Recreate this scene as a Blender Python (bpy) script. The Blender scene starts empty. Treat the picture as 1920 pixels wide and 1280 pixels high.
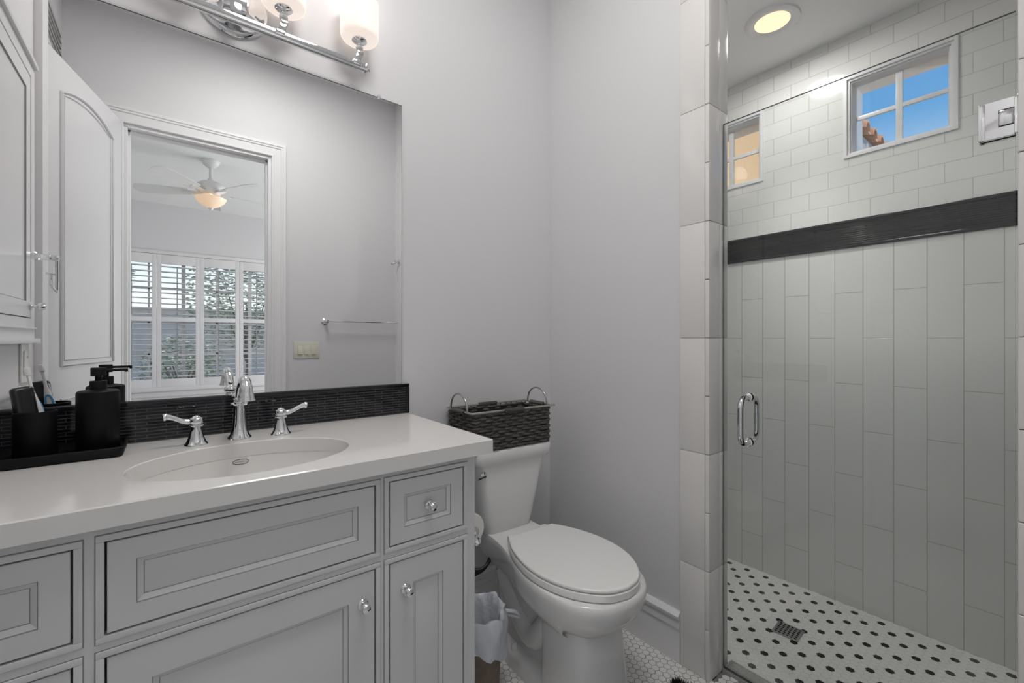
import bpy, bmesh, math, random
from mathutils import Vector, Matrix
random.seed(7)
sc = bpy.context.scene
COL = sc.collection
PI = math.pi
# ------------------------------------------------------------------ camera
cam_d = bpy.data.cameras.new('camera'); cam = bpy.data.objects.new('camera', cam_d); COL.objects.link(cam)
cam_d.sensor_width = 36.0; cam_d.lens = 820/1920*36.0; cam_d.shift_y = -4/1920; cam_d.clip_start = 0.01
cam.location = (0, 0, 1.17); cam.rotation_euler = (PI/2, 0, -math.radians(38))
sc.camera = cam
# ------------------------------------------------------------------ world, sun, exposure
sc.view_settings.view_transform = 'Standard'; sc.view_settings.look = 'None'
sc.view_settings.gamma = 1.0; sc.view_settings.use_curve_mapping = False
sc.view_settings.exposure = 0.0
W = bpy.data.worlds.new('sky'); sc.world = W; W.use_nodes = True
wn = W.node_tree.nodes; wl = W.node_tree.links; wn.clear()
wo = wn.new('ShaderNodeOutputWorld'); wb = wn.new('ShaderNodeBackground'); wr = wn.new('ShaderNodeValToRGB')
wt = wn.new('ShaderNodeTexCoord'); ws = wn.new('ShaderNodeSeparateXYZ')
wl.new(wt.outputs['Generated'], ws.inputs[0]); wl.new(ws.outputs['Z'], wr.inputs[0])
wl.new(wr.outputs[0], wb.inputs[0]); wl.new(wb.outputs[0], wo.inputs[0])
wr.color_ramp.elements[0].position = 0.0; wr.color_ramp.elements[0].color = (1.35, 1.42, 1.38, 1)
wr.color_ramp.elements[1].position = 0.75; wr.color_ramp.elements[1].color = (0.06, 0.26, 0.66, 1)
e = wr.color_ramp.elements.new(0.20); e.color = (0.85, 1.0, 1.1, 1)
e = wr.color_ramp.elements.new(0.36); e.color = (0.13, 0.42, 0.84, 1)
wb.inputs[1].default_value = 0.98

def lamp(name, kind, loc, power, color=(1, 1, 1), size=0.2, rot=(0, 0, 0), sizey=None, shape=None, spread=None):
    l = bpy.data.lights.new(name, kind); o = bpy.data.objects.new(name, l); COL.objects.link(o)
    o.location = loc; o.rotation_euler = rot; l.energy = power; l.color = color
    if kind == 'AREA':
        l.size = size
        if sizey: l.shape = 'RECTANGLE'; l.size_y = sizey
        if shape: l.shape = shape
        if spread: l.spread = spread
    elif kind == 'POINT': l.shadow_soft_size = size
    return o
sun = lamp('sun', 'SUN', (0, -3, 8), 3.4, (1.0, 0.93, 0.82)); sun.data.angle = 0.01
sun.rotation_euler = Vector((0.35, 0.72, -0.95)).to_track_quat('-Z', 'Y').to_euler()
# flush round light of the bathroom ceiling, the shower can, and an added fill lamp at the bedroom's unseen side
lamp('bathroom_ceiling_light', 'AREA', (0.50, 0.56, 3.06), 16, (1.0, 0.975, 0.96), 0.6, shape='DISK')
lamp('shower_can_light', 'AREA', (2.0, 0.78, 2.485), 3.6, (1.0, 0.98, 0.965), 0.16, shape='DISK')
sb_ = lamp('shower_can_beam', 'SPOT', (2.0, 0.78, 2.49), 32, (1.0, 0.98, 0.965)); sb_.data.spot_size = math.radians(72); sb_.data.spot_blend = 1.0; sb_.data.shadow_soft_size = 0.06
lamp('bedroom_side_fill', 'AREA', (3.9, -2.6, 1.3), 105, (0.95, 0.98, 1.0), 2.4, (0, PI/2, 0), 2.2)
lamp('fan_bulb_light', 'POINT', (0.342, -2.57, 2.668), 1.1, (1.0, 0.78, 0.5), 0.02)

# ------------------------------------------------------------------ materials
def newmat(name):
    m = bpy.data.materials.new(name); m.use_nodes = True
    return m, m.node_tree.nodes, m.node_tree.links, m.node_tree.nodes['Principled BSDF']
def pm(name, col, rough=0.5, metal=0.0, **kw):
    m, n, l, b = newmat(name)
    b.inputs['Base Color'].default_value = (*col, 1); b.inputs['Roughness'].default_value = rough
    b.inputs['Metallic'].default_value = metal
    if 'emit' in kw: b.inputs['Emission Color'].default_value = (*kw['emit'], 1); b.inputs['Emission Strength'].default_value = kw.get('es', 1)
    if 'coat' in kw: b.inputs['Coat Weight'].default_value = kw['coat']
    if 'spec' in kw: b.inputs['Specular IOR Level'].default_value = kw['spec']
    if 'noise' in kw or 'bump' in kw:
        sc_, amt = kw.get('noise', (40, 0.0))
        t = n.new('ShaderNodeTexNoise'); t.inputs['Scale'].default_value = sc_; t.inputs['Detail'].default_value = 4
        g = n.new('ShaderNodeNewGeometry'); l.new(g.outputs['Position'], t.inputs['Vector'])
        if amt:
            r = n.new('ShaderNodeMixRGB'); r.inputs[1].default_value = (*[c*(1-amt) for c in col], 1)
            r.inputs[2].default_value = (*[min(1, c*(1+amt)) for c in col], 1)
            l.new(t.outputs['Fac'], r.inputs[0]); l.new(r.outputs[0], b.inputs['Base Color'])
        if 'bump' in kw:
            bp = n.new('ShaderNodeBump'); bp.inputs['Strength'].default_value = kw['bump'][0]; bp.inputs['Distance'].default_value = kw['bump'][1]
            l.new(t.outputs['Fac'], bp.inputs['Height']); l.new(bp.outputs[0], b.inputs['Normal'])
    return m
def brickmat(name, ua, va, u0, v0, bw, rh, mortar, c1, c2, cm, rough=0.12, offset=0.5, bump=0.0008, wob=0.0, metal_m=0):
    m, n, l, b = newmat(name)
    g = n.new('ShaderNodeNewGeometry'); s = n.new('ShaderNodeSeparateXYZ'); l.new(g.outputs['Position'], s.inputs[0])
    def off(ax, o):
        a = n.new('ShaderNodeMath'); a.operation = 'ADD'; a.inputs[1].default_value = o
        l.new(s.outputs['XYZ'.index(ax)], a.inputs[0]); return a.outputs[0]
    c = n.new('ShaderNodeCombineXYZ'); l.new(off(ua, u0), c.inputs[0]); l.new(off(va, v0), c.inputs[1])
    t = n.new('ShaderNodeTexBrick'); l.new(c.outputs[0], t.inputs['Vector'])
    t.inputs['Scale'].default_value = 1; t.inputs['Brick Width'].default_value = bw; t.inputs['Row Height'].default_value = rh
    t.inputs['Mortar Size'].default_value = mortar; t.inputs['Mortar Smooth'].default_value = 0.3; t.offset = offset
    t.inputs['Color1'].default_value = (*c1, 1); t.inputs['Color2'].default_value = (*c2, 1); t.inputs['Mortar'].default_value = (*cm, 1)
    l.new(t.outputs['Color'], b.inputs['Base Color']); b.inputs['Roughness'].default_value = rough
    inv = n.new('ShaderNodeMath'); inv.operation = 'SUBTRACT'; inv.inputs[0].default_value = 1; l.new(t.outputs['Fac'], inv.inputs[1])
    bp = n.new('ShaderNodeBump'); bp.inputs['Strength'].default_value = 0.6; bp.inputs['Distance'].default_value = bump
    h = inv.outputs[0]
    if wob:
        ns = n.new('ShaderNodeTexNoise'); ns.inputs['Scale'].default_value = 60; ns.inputs['Detail'].default_value = 3
        mp = n.new('ShaderNodeVectorMath'); mp.operation = 'MULTIPLY'; mp.inputs[1].default_value = (0.35, 1, 1)
        l.new(c.outputs[0], mp.inputs[0]); l.new(mp.outputs[0], ns.inputs['Vector'])
        ma = n.new('ShaderNodeMath'); ma.operation = 'MULTIPLY_ADD'; ma.inputs[1].default_value = wob
        l.new(ns.outputs['Fac'], ma.inputs[0]); l.new(h, ma.inputs[2]); h = ma.outputs[0]
    l.new(h, bp.inputs['Height']); l.new(bp.outputs[0], b.inputs['Normal'])
    return m
def glassmat(name, tint, refl=1.0):
    m = bpy.data.materials.new(name); m.use_nodes = True; n = m.node_tree.nodes; l = m.node_tree.links; n.clear()
    o = n.new('ShaderNodeOutputMaterial'); mx = n.new('ShaderNodeMixShader'); t = n.new('ShaderNodeBsdfTransparent')
    g = n.new('ShaderNodeBsdfGlossy'); f = n.new('ShaderNodeFresnel'); f.inputs[0].default_value = 1.45
    t.inputs[0].default_value = (*tint, 1); g.inputs['Roughness'].default_value = 0.0
    l.new(f.outputs[0], mx.inputs[0]); l.new(t.outputs[0], mx.inputs[1]); l.new(g.outputs[0], mx.inputs[2]); l.new(mx.outputs[0], o.inputs[0])
    return m
M = {}
M['paint'] = pm('wall_paint', (0.72, 0.717, 0.728), 0.55, bump=(0.15, 0.0006), noise=(220, 0.0))
M['ceil'] = pm('ceiling_paint', (0.87, 0.87, 0.87), 0.7)
M['bedpaint'] = pm('bedroom_paint', (0.66, 0.655, 0.67), 0.6)
M['trim'] = pm('trim_enamel', (0.80, 0.80, 0.805), 0.3)
M['cab'] = pm('cabinet_enamel', (0.69, 0.70, 0.715), 0.35)
M['glaze'] = pm('cabinet_glaze_line', (0.27, 0.27, 0.275), 0.45)
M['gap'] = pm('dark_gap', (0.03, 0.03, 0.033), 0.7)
M['quartz'] = pm('white_quartz', (0.80, 0.79, 0.77), 0.10, noise=(8, 0.02))
M['ceramic'] = pm('white_ceramic', (0.80, 0.80, 0.795), 0.10)
M['sinkc'] = pm('sink_ceramic', (0.84, 0.83, 0.81), 0.12)
M['doorpaint'] = pm('door_enamel', (0.61, 0.605, 0.615), 0.35)
M['seat'] = pm('seat_plastic', (0.86, 0.86, 0.84), 0.22)
M['chrome'] = pm('chrome', (0.78, 0.79, 0.80), 0.05, 1.0)
M['nickel'] = pm('brushed_nickel', (0.52, 0.49, 0.45), 0.28, 1.0)
M['mirror'] = pm('mirror_silver', (0.93, 0.935, 0.935), 0.0, 1.0)
M['mirror_edge'] = pm('mirror_edge', (0.05, 0.06, 0.055), 0.3)
M['black'] = pm('matte_black', (0.006, 0.006, 0.007), 0.5, spec=0.2)
M['black_gloss'] = pm('black_plastic', (0.01, 0.01, 0.012), 0.2)
M['white_plastic'] = pm('white_plastic', (0.82, 0.82, 0.80), 0.3)
M['ivory'] = pm('ivory_plastic', (0.72, 0.70, 0.60), 0.35)
M['blue'] = pm('blue_plastic', (0.12, 0.42, 0.70), 0.3)
M['wicker'] = pm('dark_wicker', (0.075, 0.070, 0.066), 0.5, noise=(130, 0.5), bump=(0.5, 0.002))
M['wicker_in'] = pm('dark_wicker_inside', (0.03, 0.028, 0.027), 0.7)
M['pencil'] = pm('black_glass_trim', (0.012, 0.013, 0.018), 0.08)
M['tile_face'] = pm('jamb_tile', (0.77, 0.755, 0.735), 0.14)
M['grout'] = pm('grout', (0.55, 0.54, 0.51), 0.8)
M['dgrout'] = pm('floor_grout', (0.20, 0.19, 0.18), 0.85)
M['lgrout'] = pm('shower_floor_grout', (0.50, 0.50, 0.48), 0.8)
M['hexw'] = pm('white_hex_tile', (0.80, 0.79, 0.77), 0.22, noise=(30, 0.04))
M['hexb'] = pm('black_hex_tile', (0.008, 0.008, 0.008), 0.25)
M['marble'] = pm('grey_marble', (0.33, 0.33, 0.32), 0.25, noise=(20, 0.25))
M['tile_v'] = brickmat('tall_tile', 'Z', 'Y', -1.375+4.0, -1.060+20*0.1013, 0.40, 0.1013, 0.0018, (0.76, 0.77, 0.75), (0.74, 0.75, 0.73), (0.50, 0.49, 0.46))
M['tile_h'] = brickmat('subway_tile', 'Y', 'Z', -0.831-0.07565+0.1513*20, -1.694, 0.1513, 0.0775, 0.0016, (0.78, 0.785, 0.76), (0.76, 0.765, 0.74), (0.60, 0.59, 0.56))
M['tile_vx'] = brickmat('tall_tile_side', 'Z', 'X', -1.375+4.0, 0.0, 0.40, 0.1013, 0.0018, (0.76, 0.77, 0.75), (0.74, 0.75, 0.73), (0.50, 0.49, 0.46))
M['tile_hx'] = brickmat('subway_tile_side', 'X', 'Z', 3.0, -1.694, 0.1513, 0.0775, 0.0016, (0.78, 0.785, 0.76), (0.76, 0.765, 0.74), (0.60, 0.59, 0.56))
M['band'] = brickmat('black_glass_band', 'Y', 'Z', 5.0, -1.583, 0.14, 0.0085, 0.0007, (0.004, 0.006, 0.006), (0.009, 0.011, 0.011), (0.03, 0.033, 0.03), 0.16, 0.37, 0.0002, 0.5)
M['band'].node_tree.nodes['Principled BSDF'].inputs['Specular IOR Level'].default_value = 0.3
M['splash'] = brickmat('black_stick_mosaic', 'X', 'Z', 5.0, -0.892, 0.066, 0.0088, 0.0011, (0.006, 0.006, 0.009), (0.012, 0.012, 0.018), (0.09, 0.087, 0.08), 0.06, 0.37, 0.00018, 0.8)
M['splash_y'] = brickmat('black_stick_mosaic_side', 'Y', 'Z', 5.0, -0.892, 0.066, 0.0088, 0.0011, (0.006, 0.006, 0.009), (0.012, 0.012, 0.018), (0.09, 0.087, 0.08), 0.06, 0.37, 0.00018, 0.8)
M['glass'] = glassmat('shower_glass', (0.965, 0.975, 0.970))
M['glass_edge'] = pm('glass_edge', (0.10, 0.13, 0.12), 0.1)
M['pane'] = glassmat('window_glass', (0.98, 0.985, 0.985))
M['crystal'] = pm('crystal', (0.75, 0.77, 0.77), 0.05, 0.35)
M['shade'] = pm('opal_glass', (0.55, 0.52, 0.50), 0.25, emit=(1.0, 0.86, 0.76), es=0.72)
M['shade_outer'] = pm('opal_rim', (0.85, 0.85, 0.84), 0.15)
M['can'] = pm('can_lens', (0.95, 0.85, 0.7), 0.4, emit=(1.0, 0.72, 0.42), es=1.0)
M['fanglass'] = pm('fan_bowl_glass', (0.80, 0.74, 0.66), 0.3, emit=(1.0, 0.52, 0.18), es=0.40)
M['fanwhite'] = pm('fan_white', (0.74, 0.74, 0.73), 0.4)
M['shutter'] = pm('shutter_paint', (0.72, 0.71, 0.72), 0.4)
M['dark_line'] = pm('tilt_rod_grey', (0.30, 0.30, 0.31), 0.5)  # one even dark grey over the whole tilt rod
M['stucco'] = pm('tan_stucco', (0.74, 0.50, 0.29), 0.9, noise=(25, 0.05), bump=(0.6, 0.004))
M['wallblock'] = pm('garden_stucco', (0.88, 0.80, 0.76), 0.9, noise=(3, 0.1))
M['fascia'] = pm('fascia_grey', (0.36, 0.38, 0.42), 0.6)
M['clay'] = pm('clay_tile', (0.52, 0.27, 0.16), 0.8, noise=(14, 0.45), bump=(0.4, 0.01))
M['gravel'] = pm('gravel', (0.48, 0.43, 0.36), 0.95, noise=(9, 0.2))
M['leaf'] = pm('leaf_green', (0.42, 0.46, 0.34), 0.6, noise=(8, 0.3))
M['bark'] = pm('bark', (0.22, 0.17, 0.12), 0.9, noise=(30, 0.3))
M['carpet'] = pm('bedroom_carpet', (0.42, 0.38, 0.33), 0.95, noise=(60, 0.1))
M['paper'] = pm('toilet_paper', (0.82, 0.81, 0.78), 0.9)
M['bag'] = pm('bin_bag', (0.62, 0.65, 0.70), 0.35, bump=(0.6, 0.006), noise=(45, 0.08))
M['bin'] = pm('bin_brown', (0.17, 0.13, 0.10), 0.6, noise=(35, 0.3))
M['rubber'] = pm('black_hose', (0.01, 0.01, 0.01), 0.4)
M['mat'] = pm('black_shag', (0.01, 0.01, 0.01), 0.9)
M['drain'] = pm('drain_steel', (0.42, 0.43, 0.43), 0.35, 0.9)
M['hole'] = pm('drain_hole', (0.004, 0.004, 0.004), 0.9)
M['mark'] = pm('printed_mark', (0.05, 0.05, 0.05), 0.5)
M['mark_grey'] = pm('printed_mark_grey', (0.36, 0.36, 0.35), 0.5)
M['ventm'] = pm('vent_white', (0.62, 0.62, 0.61), 0.4)

for k_ in ('splash', 'splash_y'): M[k_].node_tree.nodes['Principled BSDF'].inputs['Specular IOR Level'].default_value = 0.35
# ------------------------------------------------------------------ mesh helpers
class MB:
    def __init__(s): s.bm = bmesh.new()
    def box(s, x0, x1, y0, y1, z0, z1, bev=0.0, mi=0, seg=2, mat=None):
        b2 = bmesh.new()
        m = Matrix.Translation(((x0+x1)/2, (y0+y1)/2, (z0+z1)/2)) @ Matrix.Diagonal((abs(x1-x0), abs(y1-y0), abs(z1-z0), 1))
        bmesh.ops.create_cube(b2, size=1, matrix=m)
        if bev: bmesh.ops.bevel(b2, geom=b2.edges[:], offset=bev, segments=seg, affect='EDGES', profile=0.6)
        s._join(b2, mi, mat); return s
    def _join(s, b2, mi, mat=None):
        if mat is not None: b2.transform(mat)
        vs = [s.bm.verts.new(v.co) for v in b2.verts]; b2.verts.index_update()
        for f in b2.faces:
            try:
                nf = s.bm.faces.new([vs[v.index] for v in f.verts]); nf.material_index = mi
            except ValueError: pass
        b2.free()
    def rings(s, rings, closed=True, cap0=True, cap1=True, mi=0, loop=False):
        R = [[s.bm.verts.new(p) for p in r] for r in rings]; n = len(R[0])
        for a, b in (zip(R, R[1:]+R[:1]) if loop else zip(R, R[1:])):
            for i in range(n if closed else n-1):
                j = (i+1) % n
                f = s.bm.faces.new((a[i], a[j], b[j], b[i])); f.material_index = mi
        if cap0: f = s.bm.faces.new(R[0][::-1]); f.material_index = mi
        if cap1: f = s.bm.faces.new(R[-1]); f.material_index = mi
        return s
    def lathe(s, prof, loc=(0, 0, 0), rot=None, seg=28, sx=1, sy=1, mi=0, cap=True):
        m = Matrix.Translation(loc) @ (rot.to_4x4() if rot is not None else Matrix.Identity(4))
        rr = []
        for r, z in prof:
            r = max(r, 1e-5)
            rr.append([m @ Vector((r*math.cos(2*PI*i/seg)*sx, r*math.sin(2*PI*i/seg)*sy, z)) for i in range(seg)])
        return s.rings(rr, True, cap, cap, mi)
    def tube(s, pts, r, seg=10, closed=False, mi=0, sx=1.0):
        pts = [Vector(p) for p in pts]; n = len(pts); rr = []
        up = None
        for i, p in enumerate(pts):
            a = pts[(i-1) % n] if (closed or i > 0) else p
            b = pts[(i+1) % n] if (closed or i < n-1) else p
            t = (b-a).normalized()
            if up is None: up = t.orthogonal().normalized()
            up = (up - t*up.dot(t)).normalized(); sd = t.cross(up)
            ra = r[i] if isinstance(r, (list, tuple)) else r
            rr.append([p + (up*math.cos(2*PI*k/seg) + sd*math.sin(2*PI*k/seg)*sx)*ra for k in range(seg)])
        if closed: return s.rings(rr, True, False, False, mi, loop=True)
        return s.rings(rr, True, True, True, mi)
    def poly(s, pts, mi=0):
        f = s.bm.faces.new([s.bm.verts.new(p) for p in pts]); f.material_index = mi; return s
    def sphere(s, c, r, sx=1, sy=1, sz=1, mi=0, seg=16):
        return s.lathe([(r*math.sin(PI*k/10), -r*math.cos(PI*k/10)*sz) for k in range(11)], c, None, seg, sx, sy, mi)
    def build(s, name, mats, parent=None, smooth=35, structure=False):
        if not isinstance(mats, (list, tuple)): mats = [mats]
        bmesh.ops.recalc_face_normals(s.bm, faces=s.bm.faces[:])
        off = Vector((0, 0, 0))
        if parent is not None: off = world_loc(parent)
        elif not structure and s.bm.verts:
            xs = [v.co for v in s.bm.verts]
            off = Vector(((min(v.x for v in xs)+max(v.x for v in xs))/2, (min(v.y for v in xs)+max(v.y for v in xs))/2, min(v.z for v in xs)))
        s.bm.transform(Matrix.Translation(-off))
        me = bpy.data.meshes.new(name); s.bm.to_mesh(me); s.bm.free()
        for m in mats: me.materials.append(M[m])
        if smooth:
            me.shade_smooth(); me.set_sharp_from_angle(angle=math.radians(smooth))
        o = bpy.data.objects.new(name, me); COL.objects.link(o)
        if parent is not None: o.parent = parent
        else: o.location = off
        if structure: o['kind'] = 'structure'
        return o
def world_loc(o):
    v = Vector(o.location)
    while o.parent: o = o.parent; v += Vector(o.location)
    return v
def thing(name, loc, label, cat, group=None):
    o = bpy.data.objects.new(name, None); COL.objects.link(o); o.location = loc; o.empty_display_size = 0.05
    o['label'] = label; o['category'] = cat
    if group: o['group'] = group
    return o
def tag(o, label, cat, group=None, kind=None):
    o['label'] = label; o['category'] = cat
    if group: o['group'] = group
    if kind: o['kind'] = kind
    return o
def copy_tree(o, parent=None):
    c = o.copy(); COL.objects.link(c); c.parent = parent
    for ch in [k for k in bpy.data.objects if k.parent == o]: copy_tree(ch, c)
    return c
def Rx(a): return Matrix.Rotation(a, 3, 'X')
def Ry(a): return Matrix.Rotation(a, 3, 'Y')
def Rz(a): return Matrix.Rotation(a, 3, 'Z')
def wall_holes(mb, axis, p0, p1, a0, a1, z0, z1, holes, mi=0):
    """slab perpendicular to axis between p0,p1; spans a0..a1 x z0..z1 with rectangular holes (a0,a1,z0,z1)"""
    A = sorted({a0, a1, *[h[0] for h in holes], *[h[1] for h in holes]}); Z = sorted({z0, z1, *[h[2] for h in holes], *[h[3] for h in holes]})
    for i in range(len(A)-1):
        for j in range(len(Z)-1):
            ca, cz = (A[i]+A[i+1])/2, (Z[j]+Z[j+1])/2
            if any(h[0] < ca < h[1] and h[2] < cz < h[3] for h in holes): continue
            if ca < a0 or ca > a1 or cz < z0 or cz > z1: continue
            if axis == 'x': mb.box(p0, p1, A[i], A[i+1], Z[j], Z[j+1], mi=mi)
            else: mb.box(A[i], A[i+1], p0, p1, Z[j], Z[j+1], mi=mi)
    return mb
def catmull(pts, n=8, closed=False):
    P = [Vector(p) for p in pts]; out = []
    N = len(P)
    for i in range(N if closed else N-1):
        p0 = P[(i-1) % N] if (closed or i > 0) else P[i]; p1 = P[i]; p2 = P[(i+1) % N]
        p3 = P[(i+2) % N] if (closed or i < N-2) else p2
        for k in range(n):
            t = k/n
            out.append(0.5*((2*p1)+(-p0+p2)*t+(2*p0-5*p1+4*p2-p3)*t*t+(-p0+3*p1-3*p2+p3)*t**3))
    if not closed: out.append(P[-1])
    return out

# ================================================================== SETTING
YM, XB, XL = 1.565, 1.457, -0.38           # mirror wall, wall B (painted face), left wall
YD, XS = -0.297, 2.351                     # doorway wall, shower back wall
CH, SH = 3.085, 2.51
mb = MB(); mb.box(-0.60, XB+0.12, YM, YM+0.14, 0, CH); mb.build('wall_mirror_side', 'paint', structure=True)
mb = MB(); mb.box(XL-0.2, XL, 0.86, YM, 0, CH); mb.box(-0.62, -0.47, YD-0.123, 0.86, 0, CH); mb.build('wall_left', 'paint', structure=True)
mb = MB()
mb.box(XL-0.005, XL+0.023, 0.775, 0.865, 0, CH, bev=0.004); mb.box(-0.475, XL+0.0, 0.775, 0.86, 0, CH)
mb.build('trim_1', 'trim', structure=True)
mb = MB(); mb.box(XB, 1.574, 0.772, YM, 0, CH); mb.box(XB, 1.574, YD, 0.062, 0, CH); mb.box(XB, 1.574, 0.062, 0.772, SH, CH)
mb.build('wall_shower_side', 'paint', structure=True)
mb = MB(); wall_holes(mb, 'y', YD-0.123, YD, -0.62, 2.6, 0, CH, [(-0.2155, 0.551, -1, 2.435)]); mb.build('wall_doorway', 'paint', structure=True)
mb = MB(); mb.box(-0.62, 1.574, YD-0.12, YM+0.1, CH, CH+0.1); mb.build('ceiling', 'ceil', structure=True)
mb = MB(); mb.box(1.573, 2.5, -0.15, 1.42, SH, SH+0.1); mb.build('ceiling_shower', 'ceil', structure=True)
# shower walls: tall tiles below, black band, subway tiles above, two windows
WINS = [(0.264, 0.622, 1.967, 2.322), (0.956, 1.314, 1.967, 2.322)]
mb = MB()
mb.box(XS, XS+0.15, -0.15, 1.42, -0.05, 1.583, mi=0)
wall_holes(mb, 'x', XS, XS+0.15, -0.15, 1.42, 1.682, SH+0.1, WINS, mi=1)
mb.box(XS, XS+0.15, -0.15, 1.42, 1.583, 1.682, mi=2)
sb = mb.build('wall_shower_back', ['tile_v', 'tile_h', 'band'], structure=True, smooth=0)
mb = MB()
for z in (1.571, 1.682): mb.box(XS-0.008, XS+0.01, -0.13, 1.40, z, z+0.0125, bev=0.004)
mb.build('pencil_trim', 'pencil', sb)
mb = MB()
for y0, y1 in ((1.35, 1.42), (-0.22, -0.10)):
    mb.box(1.574, XS, y0, y1, -0.05, 1.571, mi=0); mb.box(1.574, XS, y0, y1, 1.6945, SH, mi=1); mb.box(1.574, XS, y0, y1, 1.571, 1.6945, mi=2)
mb.build('wall_shower_ends', ['tile_vx', 'tile_hx', 'pencil'], structure=True, smooth=0)
# tiled jambs of the shower opening
mb = MB()
mb.box(1.4495, XB+0.01, 0.762, 0.868, 0, CH, mi=1); mb.box(1.4495, 1.5725, 0.762, 0.772, 0, SH, mi=1)
mb.box(1.4495, XB+0.01, -0.1465, 0.070, 0, CH, mi=1); mb.box(1.4495, 1.5725, 0.062, 0.070, 0, SH, mi=1)
mb.box(1.4495, 1.5725, 0.062, 0.772, SH-0.008, SH, mi=1)
for k in range(-3, 5):
    z0, z1 = 1.175+0.4*k, 1.175+0.4*(k+1)
    a, b = max(z0, 0)+0.001, min(z1, CH)-0.001
    if b <= a: continue
    mb.box(1.447, 1.4535, 0.7765, 0.868, a, b, bev=0.0012); mb.box(1.447, 1.4535, -0.045, 0.0555, a, b, bev=0.0012); mb.box(1.447, 1.4535, -0.1465, -0.047, a, b, bev=0.0012)
    b2 = min(z1, SH)-0.001
    if b2 > a:
        mb.box(1.450, 1.5145, 0.760, 0.764, a, b2, bev=0.001); mb.box(1.5165, 1.574, 0.760, 0.764, a, b2, bev=0.001)
        mb.box(1.450, 1.5145, 0.068, 0.072, a, b2, bev=0.001); mb.box(1.5165, 1.574, 0.068, 0.072, a, b2, bev=0.001)
for k in range(-6, 10):
    a, b = max(1.175+0.2*k, 0)+0.0008, min(1.175+0.2*(k+1), CH)-0.0008
    if b <= a: continue
    mb.box(1.4455, 1.4535, 0.7605, 0.7750, a, b, bev=0.003, seg=3); mb.box(1.4455, 1.4535, 0.057, 0.0715, a, b, bev=0.003, seg=3)
mb.build('trim_2', ['tile_face', 'grout'], structure=True)
# floors of hexagon mosaic
def hexfloor(name, regions, z, s, ox, oy, black, mats):
    mb = MB()
    for (x0, x1, y0, y1) in regions: mb.box(x0, x1, y0, y1, z-0.06, z-0.0006, mi=0)
    r = s/math.sqrt(3)*(0.925 if not black else 0.95)
    done = set()
    for (x0, x1, y0, y1) in regions:
        for j in range(int((y0-oy)/(0.866025*s))-1, int((y1-oy)/(0.866025*s))+2):
            yy = oy+j*0.866025*s
            if not y0 <= yy <= y1: continue
            for i in range(int((x0-ox)/s)-2, int((x1-ox)/s)+2):
                xx = ox+(i+0.5*(j % 2))*s
                if not x0 <= xx <= x1 or (i, j) in done: continue
                done.add((i, j))
                bl = black and j % 2 == 0 and (i-j) % 4 == 0
                jx, jy = random.uniform(-.0003, .0003), random.uniform(-.0003, .0003)
                mb.poly([(xx+jx+r*math.sin(PI/3*k), yy+jy+r*math.cos(PI/3*k), z) for k in range(6)], 2 if bl else 1)
    return mb.build(name, mats, structure=True, smooth=0)
mb = MB(); mb.box(-0.7, 2.6, YD-0.13, 1.8, -0.22, -0.055); mb.build('floor_base', 'dgrout', structure=True)  # slab added to stop light leaking in under the floors
hexfloor('floor', [(-0.47, XB, YD-0.1, YM-0.01), (XB, 1.533, 0.075, 0.758)], 0.0, 0.0254, 1.401, 0.847, False, ['dgrout', 'hexw', 'hexb'])
hexfloor('floor_shower', [(1.60, XS, -0.1, 1.35)], 0.0, 0.0256, 1.9500, 0.883, True, ['lgrout', 'hexw', 'hexb'])
mb = MB(); mb.box(1.533, 1.600, 0.074, 0.759, -0.05, 0.012, bev=0.003); mb.build('trim_3', 'marble', structure=True)
# baseboards
def baseboard(name, pts, h=0.185):
    prof = [(0, 0), (0.011, 0), (0.011, h-0.066), (0.0155, h-0.060), (0.0155, h-0.040), (0.012, h-0.036), (0.012, h-0.030), (0.021, h-0.024), (0.023, h-0.012), (0.016, h-0.006), (0.009, h), (0, h)]
    (xa, ya), (xb, yb), (nx, ny) = pts
    mb = MB(); mb.rings([[(x+nx*d, y+ny*d, z) for d, z in prof] for x, y in ((xa, ya), (xb, yb))], True, True, True)
    return mb.build(name, 'trim', structure=True, smooth=25)
baseboard('baseboard_right', ((XB, 0.8695), (XB, YM), (-1, 0)))
baseboard('baseboard_back', ((0.672, YM), (XB-0.001, YM), (0, -1)))
# shower windows
def shower_window(idx, y0, y1, z0, z1):
    root = bpy.data.objects.new('window_%d' % idx, None); COL.objects.link(root); root.location = (XS, (y0+y1)/2, z0); root['kind'] = 'structure'
    def stairs(mb, prof):
        pts = [[(XS+x, y0+d, z0+d), (XS+x, y1-d, z0+d), (XS+x, y1-d, z1-d), (XS+x, y0+d, z1-d)] for x, d in [(0.14, 0.0)]+prof+[(0.14, 0.0335)]]
        mb.rings(pts, True, False, False, loop=True)
    mb = MB(); stairs(mb, [(-0.006, 0.0), (-0.006, 0.012), (0.003, 0.013), (0.003, 0.020), (0.014, 0.021), (0.014, 0.026), (0.046, 0.0335), (0.060, 0.0335)])
    mb.build('window_frame', 'trim', root)
    yc, zc = (y0+y1)/2, (z0+z1)/2
    mb = MB(); mb.box(XS+0.041, XS+0.057, yc-0.011, yc+0.011, z0+0.033, z1-0.033, bev=0.002); mb.box(XS+0.043, XS+0.055, y0+0.033, y1-0.033, zc-0.009, zc+0.009, bev=0.002)
    mb.build('muntin', 'trim', root)
    mb = MB(); mb.box(XS+0.049, XS+0.052, y0+0.03, y1-0.03, z0+0.03, z1-0.03); mb.build('window_glass', 'pane', root)
    return root
for i, w in enumerate(WINS): shower_window(i+1, *w)

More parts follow.
